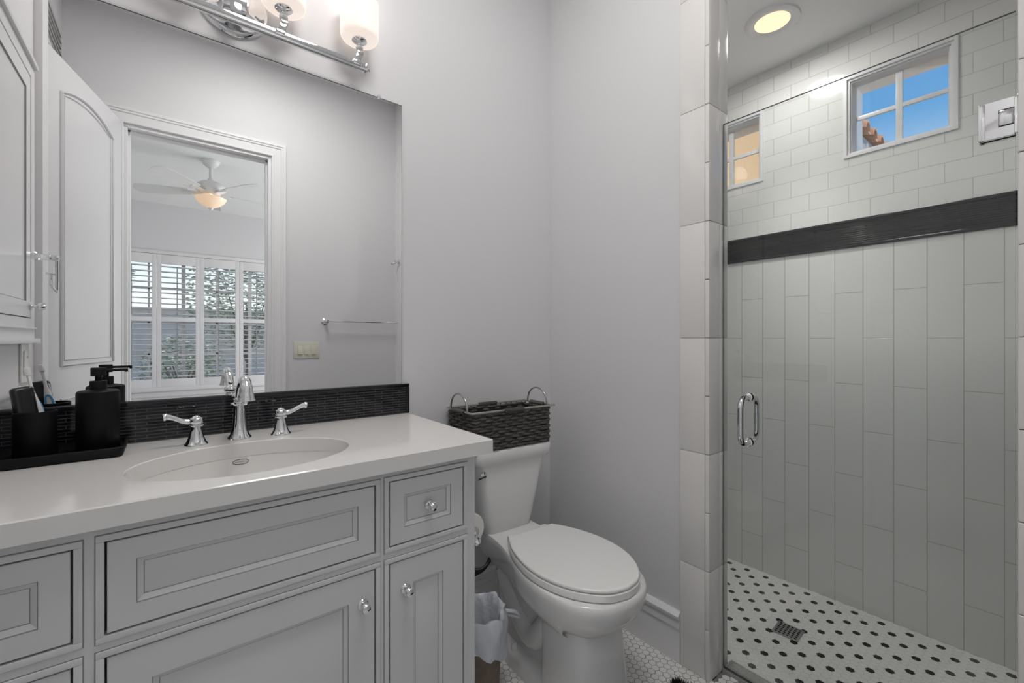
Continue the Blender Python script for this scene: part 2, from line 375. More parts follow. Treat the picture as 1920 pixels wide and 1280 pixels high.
# ================================================================== BATHROOM OBJECTS
# ---- mirror
mr = thing('wall_mirror', (0.155, YM, 1.0), 'large frameless mirror above the vanity, reflecting the doorway', 'mirror')
mb = MB(); mb.box(-0.379, 0.689, YM-0.006, YM-0.001, 1.004, 2.051, mi=1); mb.bm.faces.ensure_lookup_table()
for f in mb.bm.faces:
    if f.normal.y < -0.5 or abs(f.calc_center_median().y-(YM-0.006)) < 1e-4: f.material_index = 0
mb.build('mirror_pane', ['mirror', 'mirror_edge'], mr, smooth=0)
mb = MB(); mb.box(-0.3785, 0.691, YM-0.0045, YM-0.0005, 1.004, 2.0545); mb.build('backing', 'mirror_edge', mr)
for cx in (0.60, -0.2):
    mb = MB(); mb.lathe([(0.006, 0), (0.007, 0.003), (0.005, 0.006)], (cx, YM-0.004, 2.057), Rx(PI/2), 12); mb.box(cx-0.004, cx+0.004, YM-0.009, YM, 2.046, 2.056, bev=0.001)
    mb.build('mirror_clip', 'crystal', mr)
# ---- backsplash
bs = thing('backsplash', (0.15, YM, 0.891), 'black glass stick mosaic backsplash strip between countertop and mirror', 'backsplash')
mb = MB(); mb.box(-0.372, 0.704, YM-0.010, YM-0.0005, 0.8905, 0.990); mb.build('mosaic', 'splash', bs, smooth=0)
mb = MB()
mb.box(-0.372, 0.717, YM-0.0155, YM-0.0005, 0.990, 1.003, bev=0.005, seg=3); mb.box(0.704, 0.717, YM-0.0155, YM-0.0005, 0.8905, 0.991, bev=0.005, seg=3)
mb.build('pencil_trim', 'pencil', bs)
bs2 = thing('side_splash', (XL, 1.28, 0.891), 'black mosaic splash strip on the left wall, seen at the left edge of the mirror', 'backsplash')
mb = MB(); mb.box(XL+0.0005, XL+0.008, 1.005, YM-0.02, 0.8905, 0.985); mb.build('mosaic', 'splash_y', bs2, smooth=0)
mb = MB(); mb.box(XL+0.0005, XL+0.013, 1.004, YM-0.02, 0.985, 0.998, bev=0.004, seg=3); mb.build('pencil_trim', 'pencil', bs2)

# ---- vanity cabinet
YF = 1.03
van = thing('vanity_cabinet', (0.1465, 1.29, 0), 'pale grey glazed bathroom vanity cabinet with inset doors and drawers', 'cabinet')
OPN = [(-0.343, -0.128, 0.660, 0.819, 'drawer'), (-0.343, -0.128, 0.498, 0.622, 'drawer'), (-0.343, -0.128, 0.335, 0.460, 'drawer'), (-0.343, -0.128, 0.11, 0.297, 'drawer'),
       (-0.090, 0.389, 0.657, 0.821, 'drawer'), (-0.090, 0.389, 0.11, 0.621, 'door'),
       (0.421, 0.636, 0.659, 0.822, 'drawer'), (0.421, 0.636, 0.11, 0.621, 'door')]
mb = MB()
wall_holes(mb, 'y', YF, YF+0.02, -0.379, 0.672, 0.075, 0.851, [o[:4] for o in OPN])
mb.box(0.654, 0.672, YF+0.02, YM-0.001, 0.0, 0.851); mb.box(-0.379, -0.361, YF+0.02, YM-0.001, 0.0, 0.851)
mb.box(-0.361, 0.654, YM-0.016, YM-0.001, 0.05, 0.70); mb.box(-0.361, 0.654, YF+0.022, YM-0.016, 0.075, 0.09)
mb.build('carcass', 'cab', van, smooth=0)
mb = MB(); mb.box(-0.361, 0.654, YF+0.06, YF+0.07, 0.0, 0.075); mb.build('toe_kick', 'cab', van)
mb = MB(); mb.box(-0.36, 0.653, YF+0.0215, YF+0.026, 0.092, 0.85); mb.build('cavity_shadow_board', 'gap', van)['label'] = 'dark board standing in for the shade behind the door gaps'  # cavity shade put into the board's near-black colour
mb = MB()      # applied bead round every opening, with its dark glaze line
for x0, x1, z0, z1, _ in OPN:
    for (a, b, c, d) in ((x0-0.011, x1+0.011, z1, z1+0.011), (x0-0.011, x1+0.011, z0-0.011, z0), (x0-0.011, x0, z0, z1), (x1, x1+0.011, z0, z1)):
        mb.box(a, b, YF-0.0035, YF+0.001, c, d, bev=0.0012, mi=0)
    for (a, b, c, d) in ((x0-0.0125, x1+0.0125, z1+0.011, z1+0.0125), (x0-0.0125, x1+0.0125, z0-0.0125, z0-0.011), (x0-0.0125, x0-0.011, z0-0.011, z1+0.011), (x1+0.011, x1+0.0125, z0-0.011, z1+0.011)):
        mb.box(a, b, YF-0.0004, YF+0.001, c, d, mi=1)
mb.build('opening_bead', ['cab', 'glaze'], van)
def panel_front(x0, x1, z0, z1, inset, name, parent):
    g = 0.0035; x0 += g; x1 -= g; z0 += g; z1 -= g; y = YF-0.001
    mb = MB()
    def rr(d, yy): return [(x0+d, yy, z0+d), (x1-d, yy, z0+d), (x1-d, yy, z1-d), (x0+d, yy, z1-d)]
    lev = [(0, YF+0.019, 0), (0, y+0.001, 0), (0.001, y, 0), (inset, y, 0), (inset+0.0014, y+0.0022, 1), (inset+0.0100, y+0.0078, 0), (inset+0.0112, y+0.0088, 1), (inset+0.014, y+0.0078, 0)]
    R = [[mb.bm.verts.new(p) for p in rr(d, yy)] for d, yy, _ in lev]
    for k in range(len(R)-1):
        for i in range(4):
            j = (i+1) % 4; f = mb.bm.faces.new((R[k][i], R[k][j], R[k+1][j], R[k+1][i])); f.material_index = lev[k+1][2] if k >= 3 else 0
    mb.bm.faces.new(R[-1]); mb.bm.faces.new(R[0][::-1])
    return mb.build(name, ['cab', 'glaze'], parent, smooth=20)
def knob(x, z, parent, y=YF-0.001):
    mb = MB()
    mb.lathe([(0.0005, 0), (0.0125, 0.0), (0.0135, 0.0015), (0.012, 0.004), (0.0075, 0.006), (0.0055, 0.010), (0.0062, 0.013), (0.0105, 0.0150), (0.0118, 0.0165), (0.0122, 0.021), (0.0108, 0.0225), (0.0112, 0.0240), (0.0090, 0.0275), (0.0040, 0.0295), (0.0002, 0.0300)], (x, y, z), Rx(PI/2), 24)
    return mb.build('knob', 'chrome', parent)
for n, (x0, x1, z0, z1, kd) in enumerate(OPN):
    if kd == 'drawer':
        o = panel_front(x0, x1, z0, z1, 0.036 if z1-z0 < 0.15 else 0.0385 if x1-x0 > 0.3 else 0.037, 'drawer', van) if x1-x0 > 0.3 else panel_front(x0, x1, z0, z1, 0.037, 'drawer', van)
        if x1-x0 < 0.3: knob((x0+x1)/2+0.003, (z0+z1)/2, o)
    else:
        o = panel_front(x0, x1, z0, z1, 0.0605, 'door', van)
        knob(0.358 if x1 < 0.5 else 0.4655, 0.545, o)
# ---- countertop with oval opening
SX, SY, SA, SB = 0.152, 1.222, 0.228, 0.165
def slab():
    mb = MB(); bm = mb.bm; n = 64
    X0, X1, Y0, Y1, Z0, Z1 = -0.3795, 0.715, 1.002, YM-0.0005, 0.8515, 0.89
    def edge(t):
        dx, dy = math.cos(t), math.sin(t)
        k = min(((X1-SX) if dx > 0 else (X0-SX))/dx if abs(dx) > 1e-9 else 9, ((Y1-SY) if dy > 0 else (Y0-SY))/dy if abs(dy) > 1e-9 else 9)
        return SX+dx*k, SY+dy*k
    ts = sorted([2*PI*i/n for i in range(n)] + [math.atan2(y-SY, x-SX) % (2*PI) for x in (X0, X1) for y in (Y0, Y1)])
    b = 0.0025
    def ins(p): return (min(max(p[0], X0+b), X1-b), min(max(p[1], Y0+b), Y1-b))
    L = []
    for t in ts:
        c, s_ = math.cos(t), math.sin(t); rr = 1/math.sqrt((c/SA)**2+(s_/SB)**2); ix, iy = SX+c*rr, SY+s_*rr
        q = (rr+0.002)/rr; jx, jy = SX+c*rr*q, SY+s_*rr*q
        ox, oy = edge(t); oi = ins((ox, oy))
        L.append([bm.verts.new(v) for v in ((ix, iy, Z0), (ix, iy, Z1-0.002), (jx, jy, Z1), (oi[0], oi[1], Z1), (ox, oy, Z1-b), (ox, oy, Z0))])
    m = len(L)
    for i in range(m):
        A, B = L[i], L[(i+1) % m]
        for k in range(6):
            bm.faces.new((A[k], B[k], B[(k+1) % 6], A[(k+1) % 6]))
    return mb
tag(slab().build('countertop', 'quartz', smooth=30), 'glossy white quartz countertop with an oval sink opening', 'countertop')
# ---- sink
sk = thing('sink', (SX, SY, 0.70), 'oval white undermount sink set below the countertop', 'sink')
mb = MB(); pr = []
for k in range(0, 15):
    a = PI/2*k/14; pr.append((math.cos(a)**0.55 if k < 14 else 0.10, 0.851-0.135*math.sin(a)))
ringsk = []
for q in [(1.06, 0.8512)] + [(1.0*r+0.005, z) for r, z in pr]:
    ringsk.append([(SX+SA*q[0]*math.cos(2*PI*i/56), SY+SB*q[0]*math.sin(2*PI*i/56), q[1]) for i in range(56)])
mb.rings(ringsk, True, False, True); bo = mb.build('basin', 'sinkc', sk, smooth=60)
mb = MB(); mb.lathe([(0.0, 0), (0.024, 0.0), (0.026, 0.002), (0.020, 0.004), (0.0, 0.003)], (SX, SY, 0.7163)); mb.build('drain_flange', 'chrome', sk)
def on_basin(x, z):
    # y on the far basin wall at height z
    s_ = min(1, (0.851-z)/0.135); r = (math.sqrt(1-s_*s_))**0.55+0.005
    return SY+SB*math.sqrt(max(0, r*r-((x-SX)/SA)**2))-0.0012
mb = MB(); pts = []
for i in range(40):
    t = 2*PI*i/40; x = 0.1505+0.0185*math.cos(t); z = 0.8385+0.0066*math.sin(t); pts.append((x, on_basin(x, z), z))
mb.tube(pts, 0.0006, 6, True)
mb.build('badge_ring', 'mark', sk)
mb = MB()
for i in range(9):
    x = 0.1385+i*0.003; z = 0.8385
    mb.box(x-0.0009, x+0.0009, on_basin(x, z)-0.0002, on_basin(x, z)+0.001, z-0.0011, z+0.0011)
mb.build('badge_print', 'mark_grey', sk)
# ---- faucet: spout + two lever handles, one widespread set of three bodies
def flare(x, y, z0, k=1.0, top=0.062):
    return [(0.0005, 0.0), (0.0265*k, 0.0), (0.0275*k, 0.003), (0.0262*k, 0.0055), (0.0225*k, 0.010), (0.0175*k, 0.022), (0.0140*k, 0.038), (0.0118*k, top-0.004), (0.0118*k, top)]
fa = thing('faucet', (0.154, 1.446, 0.89), 'chrome widespread faucet with curved spout and two lever handles behind the sink', 'faucet')
mb = MB(); mb.lathe([(0.0005, 0), (0.029, 0), (0.030, 0.003), (0.0285, 0.006), (0.0235, 0.013), (0.019, 0.030), (0.0160, 0.055), (0.0142, 0.088), (0.0142, 0.094), (0.0215, 0.096), (0.0220, 0.100), (0.0150, 0.103), (0.0135, 0.108), (0.0185, 0.113), (0.0195, 0.120), (0.0165, 0.127), (0.009, 0.131), (0.006, 0.135), (0.0085, 0.139), (0.0075, 0.143), (0.0005, 0.145)], (0.154, 1.446, 0.89), None, 32)
mb.build('body', 'chrome', fa, smooth=50)
mb = MB()
pth = catmull([(0.154, 1.443, 1.004), (0.154, 1.425, 1.020), (0.154, 1.395, 1.046), (0.154, 1.360, 1.061), (0.154, 1.330, 1.062), (0.154, 1.314, 1.050), (0.154, 1.310, 1.034)], 6)
rr_ = [0.0115+0.0015*min(1, i/len(pth)*1.4) for i in range(len(pth))]
mb.tube(pth, rr_, 18)
mb.build('spout', 'chrome', fa, smooth=60)
mb = MB(); mb.lathe([(0.0005, 0.047), (0.010, 0.045), (0.0142, 0.038), (0.0158, 0.026), (0.0165, 0.018), (0.0178, 0.016), (0.0180, 0.013), (0.0190, 0.006), (0.0215, 0.001), (0.0215, 0.0), (0.014, 0.001), (0.0005, 0.002)], (0.154, 1.310, 1.012), None, 28)
mb.build('spout_bell', 'chrome', fa, smooth=50)
for sgn, hx, hy, lab in ((-1, 0.054, 1.424, 'chrome lever handle pointing left, between soap dispenser and spout'), (1, 0.256, 1.430, 'chrome lever handle pointing right, right of the spout')):
    mb = MB(); mb.lathe(flare(hx, hy, 0.89, 0.98, 0.050) + [(0.0165, 0.0515), (0.017, 0.055), (0.012, 0.057)], (hx, hy, 0.89), None, 28); h = mb.build('handle', 'chrome', fa, smooth=50)
    mb = MB(); mb.lathe([(0.0005, 0.055), (0.0115, 0.055), (0.0155, 0.060), (0.0165, 0.066), (0.0150, 0.072), (0.0095, 0.0745), (0.0085, 0.0765), (0.0045, 0.0785), (0.0005, 0.079)], (hx, hy, 0.89), None, 26)
    p = catmull([(hx+sgn*0.010, hy, 0.953), (hx+sgn*0.028, hy-0.002, 0.957), (hx+sgn*0.045, hy-0.004, 0.966), (hx+sgn*0.060, hy-0.006, 0.972), (hx+sgn*0.070, hy-0.007, 0.9715)], 5)
    mb.tube(p, [0.0078-0.0022*math.sin(PI*min(1, i/len(p)*1.25))+(0.0012 if i > len(p)*0.75 else 0) for i in range(len(p)-1)]+[0.0035], 14)
    mb.build('lever', 'chrome', h, smooth=50)
# ---- tray with dispenser and cup
tr = MB()
TX0, TX1, TY0, TY1 = -0.360, -0.088, 1.393, 1.540
def rrect(x0, x1, y0, y1, r, z, n=5):
    out = []
    for cx, cy, a0 in ((x1-r, y1-r, 0), (x0+r, y1-r, PI/2), (x0+r, y0+r, PI), (x1-r, y0+r, 1.5*PI)):
        for k in range(n+1): a = a0+PI/2*k/n; out.append((cx+r*math.cos(a), cy+r*math.sin(a), z))
    return out
rs = []
for d, z in ((0.008, 0.8905), (0.002, 0.8925), (0, 0.899), (0, 0.9125), (0.0015, 0.914), (0.004, 0.9125), (0.005, 0.900), (0.010, 0.896)):
    rs.append(rrect(TX0+d, TX1-d, TY0+d, TY1-d, 0.012, z))
tr.rings(rs, True, True, True)
tag(tr.build('vanity_tray', 'black', smooth=50), 'matte black rectangular tray on the left of the countertop', 'tray')
dp = thing('soap_dispenser', (-0.140, 1.480, 0.896), 'matte black cylindrical soap dispenser with pump on the black tray', 'soap dispenser')
mb = MB(); mb.lathe([(0.0005, 0.0005), (0.0385, 0.0005), (0.0405, 0.003), (0.0405, 0.142), (0.0395, 0.146), (0.036, 0.1485), (0.016, 0.152), (0.0005, 0.152)], (-0.140, 1.480, 0.896), None, 40); mb.build('bottle', 'black', dp, smooth=40)
mb = MB(); mb.lathe([(0.0005, 0.150), (0.0165, 0.150), (0.0165, 0.171), (0.0160, 0.172), (0.0065, 0.172), (0.0065, 0.184), (0.0145, 0.184), (0.0145, 0.203), (0.0135, 0.2045), (0.0005, 0.2045)], (-0.140, 1.480, 0.896), None, 28)
d_ = Vector((math.cos(0.05), math.sin(0.05), 0)); p0 = Vector((-0.140, 1.480, 0.896+0.1975))
mb.tube([p0, p0+d_*0.055], 0.0034, 10); mb.tube([p0+d_*0.052, p0+d_*0.0525+Vector((0, 0, -0.0055))], 0.0030, 10)
mb.build('pump', 'black', dp, smooth=40)
cu = MB(); cu.lathe([(0.0005, 0.0005), (0.034, 0.0005), (0.036, 0.003), (0.036, 0.108), (0.0350, 0.109), (0.0335, 0.108), (0.0335, 0.006), (0.0005, 0.006)], (-0.245, 1.470, 0.896), None, 40)
tag(cu.build('tumbler', 'black', smooth=40), 'matte black tumbler on the tray, left of the dispenser', 'cup')
# trimmer standing in the tumbler, toothbrush behind it
tm = thing('beard_trimmer', (-0.262, 1.468, 0.905), 'black rounded beard trimmer with white seam leaning in the tumbler', 'trimmer')
tilt = Matrix.Translation((-0.245, 1.468, 0.903)) @ Matrix.Rotation(math.radians(-8), 4, 'Y') @ Matrix.Rotation(math.radians(30), 4, 'Z')
mb = MB(); mb.box(-0.019, 0.019, -0.010, 0.010, 0.0, 0.160, bev=0.0095, seg=4, mat=tilt); mb.build('body', 'black_gloss', tm, smooth=60)
mb = MB(); mb.tube([tilt @ Vector(p) for p in catmull([(0.0205, 0, 0.02), (0.0206, 0, 0.12), (0.0185, 0, 0.150), (0.010, 0, 0.160), (-0.004, 0, 0.1615)], 5)], 0.0014, 6); mb.build('seam', 'white_plastic', tm)
tb = thing('toothbrush', (-0.235, 1.485, 0.905), 'white toothbrush with blue-edged grip standing behind the trimmer', 'toothbrush')
tl2 = Matrix.Translation((-0.230, 1.488, 0.903)) @ Matrix.Rotation(math.radians(-9), 4, 'Y')
mb = MB(); mb.tube([tl2 @ Vector(p) for p in ((0, 0, 0), (0, 0, 0.10), (0, 0, 0.125), (0, 0, 0.150), (0, 0, 0.185))], [0.011, 0.0105, 0.0075, 0.0035, 0.003], 14); mb.build('handle', 'white_plastic', tb, smooth=50)
mb = MB(); mb.box(-0.005, 0.005, -0.003, 0.003, 0.185, 0.205, bev=0.0025, mat=tl2); mb.box(-0.004, 0.004, 0.003, 0.011, 0.188, 0.203, mat=tl2); mb.build('brush_head', 'white_plastic', tb)
mb = MB(); mb.tube([tl2 @ Vector(p) for p in catmull([(0.0085, 0.0075, 0.085), (0.008, 0.0078, 0.11), (0.003, 0.0088, 0.125), (-0.004, 0.0088, 0.118), (-0.0055, 0.0088, 0.09)], 5)], 0.0022, 8); mb.build('grip', 'blue', tb)

# ---- vanity light: four shades on a chrome bar
FY, FZ, FX = 1.500, 2.103, 0.1495
lf = thing('vanity_light', (FX, YM, FZ), 'four-lamp chrome bar light with opal glass shades above the mirror', 'wall light')
mb = MB(); mb.lathe([(0.0005, 0.0), (0.092, 0.0), (0.094, 0.003), (0.092, 0.008), (0.080, 0.015), (0.074, 0.015), (0.060, 0.022), (0.035, 0.028), (0.0005, 0.030)], (FX, YM-0.0005, 2.178), Rx(PI/2), 48)
mb.build('wall_plate', 'chrome', lf, smooth=40)
mb = MB(); mb.box(FX-0.030, FX+0.030, FY, YM-0.012, 2.135, 2.190, bev=0.004); mb.box(FX-0.014, FX+0.014, FY-0.006, FY+0.012, FZ, 2.15, bev=0.002); mb.build('arm', 'chrome', lf)
mb = MB(); mb.box(FX-0.380, FX+0.380, FY-0.010, FY+0.010, FZ-0.011, FZ+0.011, bev=0.0012)
for s_ in (-1, 1):
    mb.box(FX+s_*0.380, FX+s_*0.384, FY-0.013, FY+0.013, FZ-0.013, FZ+0.013, bev=0.001); mb.lathe([(0.0045, 0), (0.0045, 0.006), (0.006, 0.007), (0.006, 0.011), (0.0005, 0.012)], (FX+s_*0.384, FY, FZ), Ry(s_*PI/2), 14)
mb.build('bar', 'chrome', lf)
for k in range(4):
    x = 0.499-0.2335*k
    mb = MB()
    mb.box(x-0.013, x+0.013, FY-0.014, FY+0.012, FZ-0.004, FZ+0.012, bev=0.0015)
    mb.box(x-0.010, x+0.010, FY-0.010, FY+0.002, FZ+0.010, FZ+0.040, bev=0.0015, mat=Matrix.Translation((x, FY, FZ)) @ Matrix.Rotation(0.25, 4, 'Y') @ Matrix.Translation((-x, -FY, -FZ)))
    mb.box(x+0.002, x+0.022, FY-0.010, FY+0.004, FZ+0.034, FZ+0.050, bev=0.0015)
    mb.build('socket_arm', 'chrome', lf)
    mb = MB(); mb.sphere((x+0.010, FY-0.003, FZ+0.060), 0.0125, seg=18); mb.build('crystal_ball', 'crystal', lf, smooth=60)
    mb = MB(); mb.lathe([(0.0005, 0), (0.006, 0), (0.006, 0.006), (0.020, 0.010), (0.025, 0.014), (0.024, 0.020), (0.0005, 0.020)], (x+0.010, FY-0.003, FZ+0.070), None, 28); mb.build('shade_holder', 'chrome', lf)
    mb = MB(); mb.lathe([(0.0005, 0.0), (0.050, 0.0), (0.0575, 0.003), (0.0615, 0.010), (0.0625, 0.020), (0.0625, 0.125), (0.0605, 0.126), (0.0585, 0.124), (0.0585, 0.012), (0.050, 0.006), (0.0005, 0.006)], (x+0.010, FY-0.003, FZ+0.088), None, 40)
    mb.build('glass_shade', 'shade', lf, smooth=40)
    lamp('vanity_bulb_light', 'POINT', (x+0.010, FY-0.003, FZ+0.265), 0.25, (1.0, 0.93, 0.86), 0.055)

# ---- medicine cabinet, outlet, towel hook on the left wall (all seen in the mirror)
mc = thing('medicine_cabinet', (XL, 1.24, 1.16), 'white framed wall cabinet with chrome knob at the left edge of the mirror', 'cabinet')
cy0, cy1, cz0, cz1 = 0.970, 1.50, 1.163, 2.076
mb = MB(); wall_holes(mb, 'x', XL+0.0005, XL+0.020, cy0, cy1, cz0, cz1, [(cy0+0.045, cy1-0.045, cz0+0.075, cz1-0.045)]); mb.box(XL+0.0005, XL+0.004, cy0+0.045, cy1-0.045, cz0+0.075, cz1-0.045)
mb.box(XL+0.0005, XL+0.034, cy0-0.008, cy1+0.008, cz0-0.006, cz0+0.010, bev=0.003); mb.box(XL+0.0005, XL+0.030, cy0-0.006, cy1+0.006, cz1-0.002, cz1+0.014, bev=0.004)
mb.box(XL+0.0005, XL+0.026, cy0, cy1, cz0+0.040, cz0+0.046, bev=0.002)
mb.build('frame', 'trim', mc)
mb = MB(); a, b, c, d = cy0+0.049, cy1-0.049, cz0+0.079, cz1-0.049; X = XL+0.019
R = [[mb.bm.verts.new(v) for v in ((x, a+i, c+i), (x, b-i, c+i), (x, b-i, d-i), (x, a+i, d-i))] for x, i in ((XL+0.005, 0), (X, 0), (X, 0.05), (X-0.004, 0.054), (X-0.005, 0.06))]
for k in range(4):
    for i in range(4): f = mb.bm.faces.new((R[k][i], R[k][(i+1) % 4], R[k+1][(i+1) % 4], R[k+1][i])); f.material_index = 1 if k == 2 else 0
mb.bm.faces.new(R[-1]); dr = mb.build('door', ['trim', 'glaze'], mc, smooth=20)
mb = MB(); mb.lathe([(0.0005, 0.0), (0.013, 0.0), (0.0135, 0.002), (0.006, 0.007), (0.0045, 0.014), (0.0062, 0.018), (0.0115, 0.022), (0.0125, 0.029), (0.010, 0.037), (0.0005, 0.040)], (XL+0.019, cy0+0.062, 1.278), Ry(PI/2), 24); mb.build('knob', 'chrome', dr)
ol = thing('outlet', (XL, 1.00, 1.03), 'white wall outlet below the framed cabinet, seen edge-on in the mirror', 'outlet')
mb = MB(); mb.box(XL+0.0005, XL+0.006, 0.955, 1.055, 1.030, 1.155, bev=0.002); mb.build('cover_plate', 'white_plastic', ol)
mb = MB(); mb.box(XL+0.006, XL+0.010, 0.975, 1.035, 1.052, 1.133, bev=0.0015)
for z in (1.072, 1.112):
    for y in (0.997, 1.012): mb.box(XL+0.0099, XL+0.0103, y-0.001, y+0.001, z-0.005, z+0.005, mi=1)
mb.build('receptacle', ['white_plastic', 'gap'], ol)
th = thing('towel_hook', (XL, 0.955, 1.45), 'chrome open towel hook on the left wall, reflected in the mirror', 'towel hook')
hy = 0.952
mb = MB(); mb.box(XL+0.0005, XL+0.004, hy-0.024, hy+0.024, 1.425, 1.478, bev=0.0015)
mb.rings([rrectyz for rrectyz in [[(XL+x, hy+math.copysign(min(abs(w*math.cos(t)*1.4), w), math.cos(t)), 1.4515+math.copysign(min(abs(w*math.sin(t)*1.4), w), math.sin(t))) for t in [2*PI*(i+0.5)/16 for i in range(16)]] for x, w in ((0.003, 0.023), (0.012, 0.018), (0.030, 0.010), (0.052, 0.0075))]])
mb.build('mount', 'chrome', th)
mb = MB(); mb.lathe([(0.0005, 0), (0.009, 0.001), (0.010, 0.004), (0.0075, 0.006), (0.0115, 0.010), (0.0128, 0.017), (0.011, 0.025), (0.0005, 0.029)], (XL+0.050, hy, 1.4515), Ry(PI/2), 24); mb.build('finial', 'chrome', th)
x_ = XL+0.070
mb = MB(); mb.tube([(x_, hy, 1.442), (x_, hy, 1.34), (x_, hy+0.006, 1.334), (x_, hy+0.085, 1.348), (x_, hy+0.095, 1.358), (x_, hy+0.097, 1.385)], 0.0042, 10); mb.tube([(x_-0.012, hy+0.097, 1.386), (x_+0.012, hy+0.097, 1.386)], 0.0042, 10)
mb.build('ring', 'chrome', th)
# vent on the left wall above the door
vt = thing('wall_vent', (-0.469, -0.05, 2.60), 'louvred vent high on the left wall, seen above the open door in the mirror', 'vent')
mb = MB(); wall_holes(mb, 'x', -0.4695, -0.462, -0.26, 0.16, 2.60, 2.83, [(-0.235, 0.135, 2.625, 2.805)]); mb.build('vent_frame', 'ventm', vt)
mb = MB()
for k in range(6):
    z = 2.635+k*0.032; mb.box(-0.014, 0.001, -0.235, 0.135, -0.001, 0.001, mat=Matrix.Translation((-0.461, 0, z)) @ Matrix.Rotation(0.7, 4, 'Y'))
mb.build('slats', 'ventm', vt)

# ---- doorway: casing, leaf, switch, towel bar, robe hook
mb = MB()
def casing(mb, y, sg):
    pf = [(0, 0), (0, 0.012), (0.003, 0.016), (0.012, 0.016), (0.015, 0.012), (0.056, 0.014), (0.060, 0.019), (0.070, 0.020), (0.074, 0.024), (0.088, 0.024), (0.090, 0.022), (0.090, 0)]
    mb.rings([[f_(a, d) for a, d in pf] for f_ in (lambda a, d: (-0.2155-a, y+sg*d, 0), lambda a, d: (-0.2155-a, y+sg*d, 2.435+a), lambda a, d: (0.551+a, y+sg*d, 2.435+a), lambda a, d: (0.551+a, y+sg*d, 0))])
casing(mb, YD, 1); casing(mb, YD-0.123, -1)
mb.box(0.533, 0.5515, YD-0.123, YD, 0, 2.42); mb.box(-0.216, -0.198, YD-0.123, YD, 0, 2.42); mb.box(-0.216, 0.5515, YD-0.123, YD, 2.417, 2.4355)
mb.box(0.523, 0.533, YD-0.085, YD-0.045, 0, 2.42); mb.box(-0.198, -0.188, YD-0.085, YD-0.045, 0, 2.42); mb.box(-0.198, 0.533, YD-0.085, YD-0.045, 2.407, 2.417)
mb.build('trim_4', 'trim', structure=True)
dl = bpy.data.objects.new('door_1', None); COL.objects.link(dl); dl['kind'] = 'structure'; dl.location = (0, 0, 0)
mb = MB()  # leaf lies along +X from the hinge, visible face towards -Y... built local then turned
LW, LT, LH = 0.745, 0.035, 2.43
mb.box(0.003, LW, 0, LT, 0.012, LH, bev=0.0015); mb.build('door_leaf', 'doorpaint', dl)
def archpath(x0, x1, zb, zs, za, n=16):
    p = [(x0, zb), (x1, zb), (x1, zs)]; w = (x1-x0)/2; h = za-zs; R = (w*w+h*h)/(2*h); a = math.asin(w/R)
    for k in range(1, n): t = a-2*a*k/n; p.append(((x0+x1)/2+R*math.sin(t), za-R+R*math.cos(t)))
    p.append((x0, zs)); return p
for sd in (0, 1):
    mb = MB()
    for (zb, zs, za, arch) in ((1.05, 2.275, 2.335, True), (0.18, 0.90, 0.90, False)):
        P = archpath(0.115, LW-0.115, zb, zs, za) if arch else [(0.115, zb), (LW-0.115, zb), (LW-0.115, zs), (0.115, zs)]
        y = LT if sd == 0 else 0.0; s_ = 1 if sd == 0 else -1
        mb.tube([(x, y+s_*0.001, z) for x, z in P], 0.008, 6, True, sx=1.0)
        P2 = archpath(0.140, LW-0.140, zb+0.025, zs-0.004, za-0.027) if arch else [(0.140, zb+0.025), (LW-0.140, zb+0.025), (LW-0.140, zs-0.025), (0.140, zs-0.025)]
        mb.tube([(x, y, z) for x, z in P2], 0.005, 6, True)
    mb.build('panel_moulding', 'doorpaint', dl)
dl.location = (-0.222, YD+0.030, 0); dl.rotation_euler = (0, 0, PI/2+math.radians(15.0))
sw = thing('light_switch', (0.778, YD, 1.03), 'three-gang ivory rocker switch plate beside the doorway casing', 'light switch')
mb = MB(); mb.box(0.692, 0.864, YD+0.0005, YD+0.006, 1.033, 1.150, bev=0.002)
for x in (0.732, 0.778, 0.824):
    for z in (1.044, 1.139): mb.lathe([(0.0005, 0.0), (0.003, 0.0), (0.002, 0.001), (0.0005, 0.001)], (x, YD+0.006, z), Rx(-PI/2), 8)
mb.build('cover_plate', 'ivory', sw)
for x in (0.732, 0.778, 0.824):
    mb = MB(); mb.box(x-0.0155, x+0.0155, YD+0.005, YD+0.0075, 1.060, 1.123, bev=0.001); mb.box(x-0.0145, x+0.0145, YD+0.006, YD+0.012, 1.062, 1.121, bev=0.001, mat=Matrix.Translation((0, YD+0.008, 1.09)) @ Matrix.Rotation(0.07, 4, 'X') @ Matrix.Translation((0, -YD-0.008, -1.09)))
    mb.build('rocker', 'ivory', sw)
def rosette(mb, x, z, y=YD, s_=1):
    mb.lathe([(0.0005, 0), (0.026, 0.0), (0.027, 0.003), (0.018, 0.008), (0.012, 0.014), (0.011, 0.045), (0.014, 0.050), (0.015, 0.060), (0.0005, 0.066)], (x, y, z), Rx(-s_*PI/2), 24)
tbr = thing('towel_bar', (1.15, YD, 1.30), 'chrome towel bar on the wall right of the light switches', 'towel bar')
mb = MB(); rosette(mb, 0.905, 1.302); mb.build('post', 'chrome', tbr)
mb = MB(); mb.tube([(0.905, YD+0.055, 1.302), (XB, YD+0.055, 1.302)], 0.0055, 10); mb.build('bar', 'chrome', tbr)
rh = MB(); rh.lathe([(0.0005, 0), (0.024, 0.0), (0.025, 0.003), (0.012, 0.010), (0.009, 0.025), (0.015, 0.034), (0.016, 0.040), (0.0005, 0.046)], (XB, -0.225, 1.79), Ry(-PI/2), 20)
rh.tube([(1.418, -0.225, 1.787), (1.405, -0.225, 1.765), (1.388, -0.225, 1.775)], 0.005, 8)
tag(rh.build('robe_hook', 'chrome', smooth=50), 'small chrome robe hook high above the towel bar', 'robe hook')

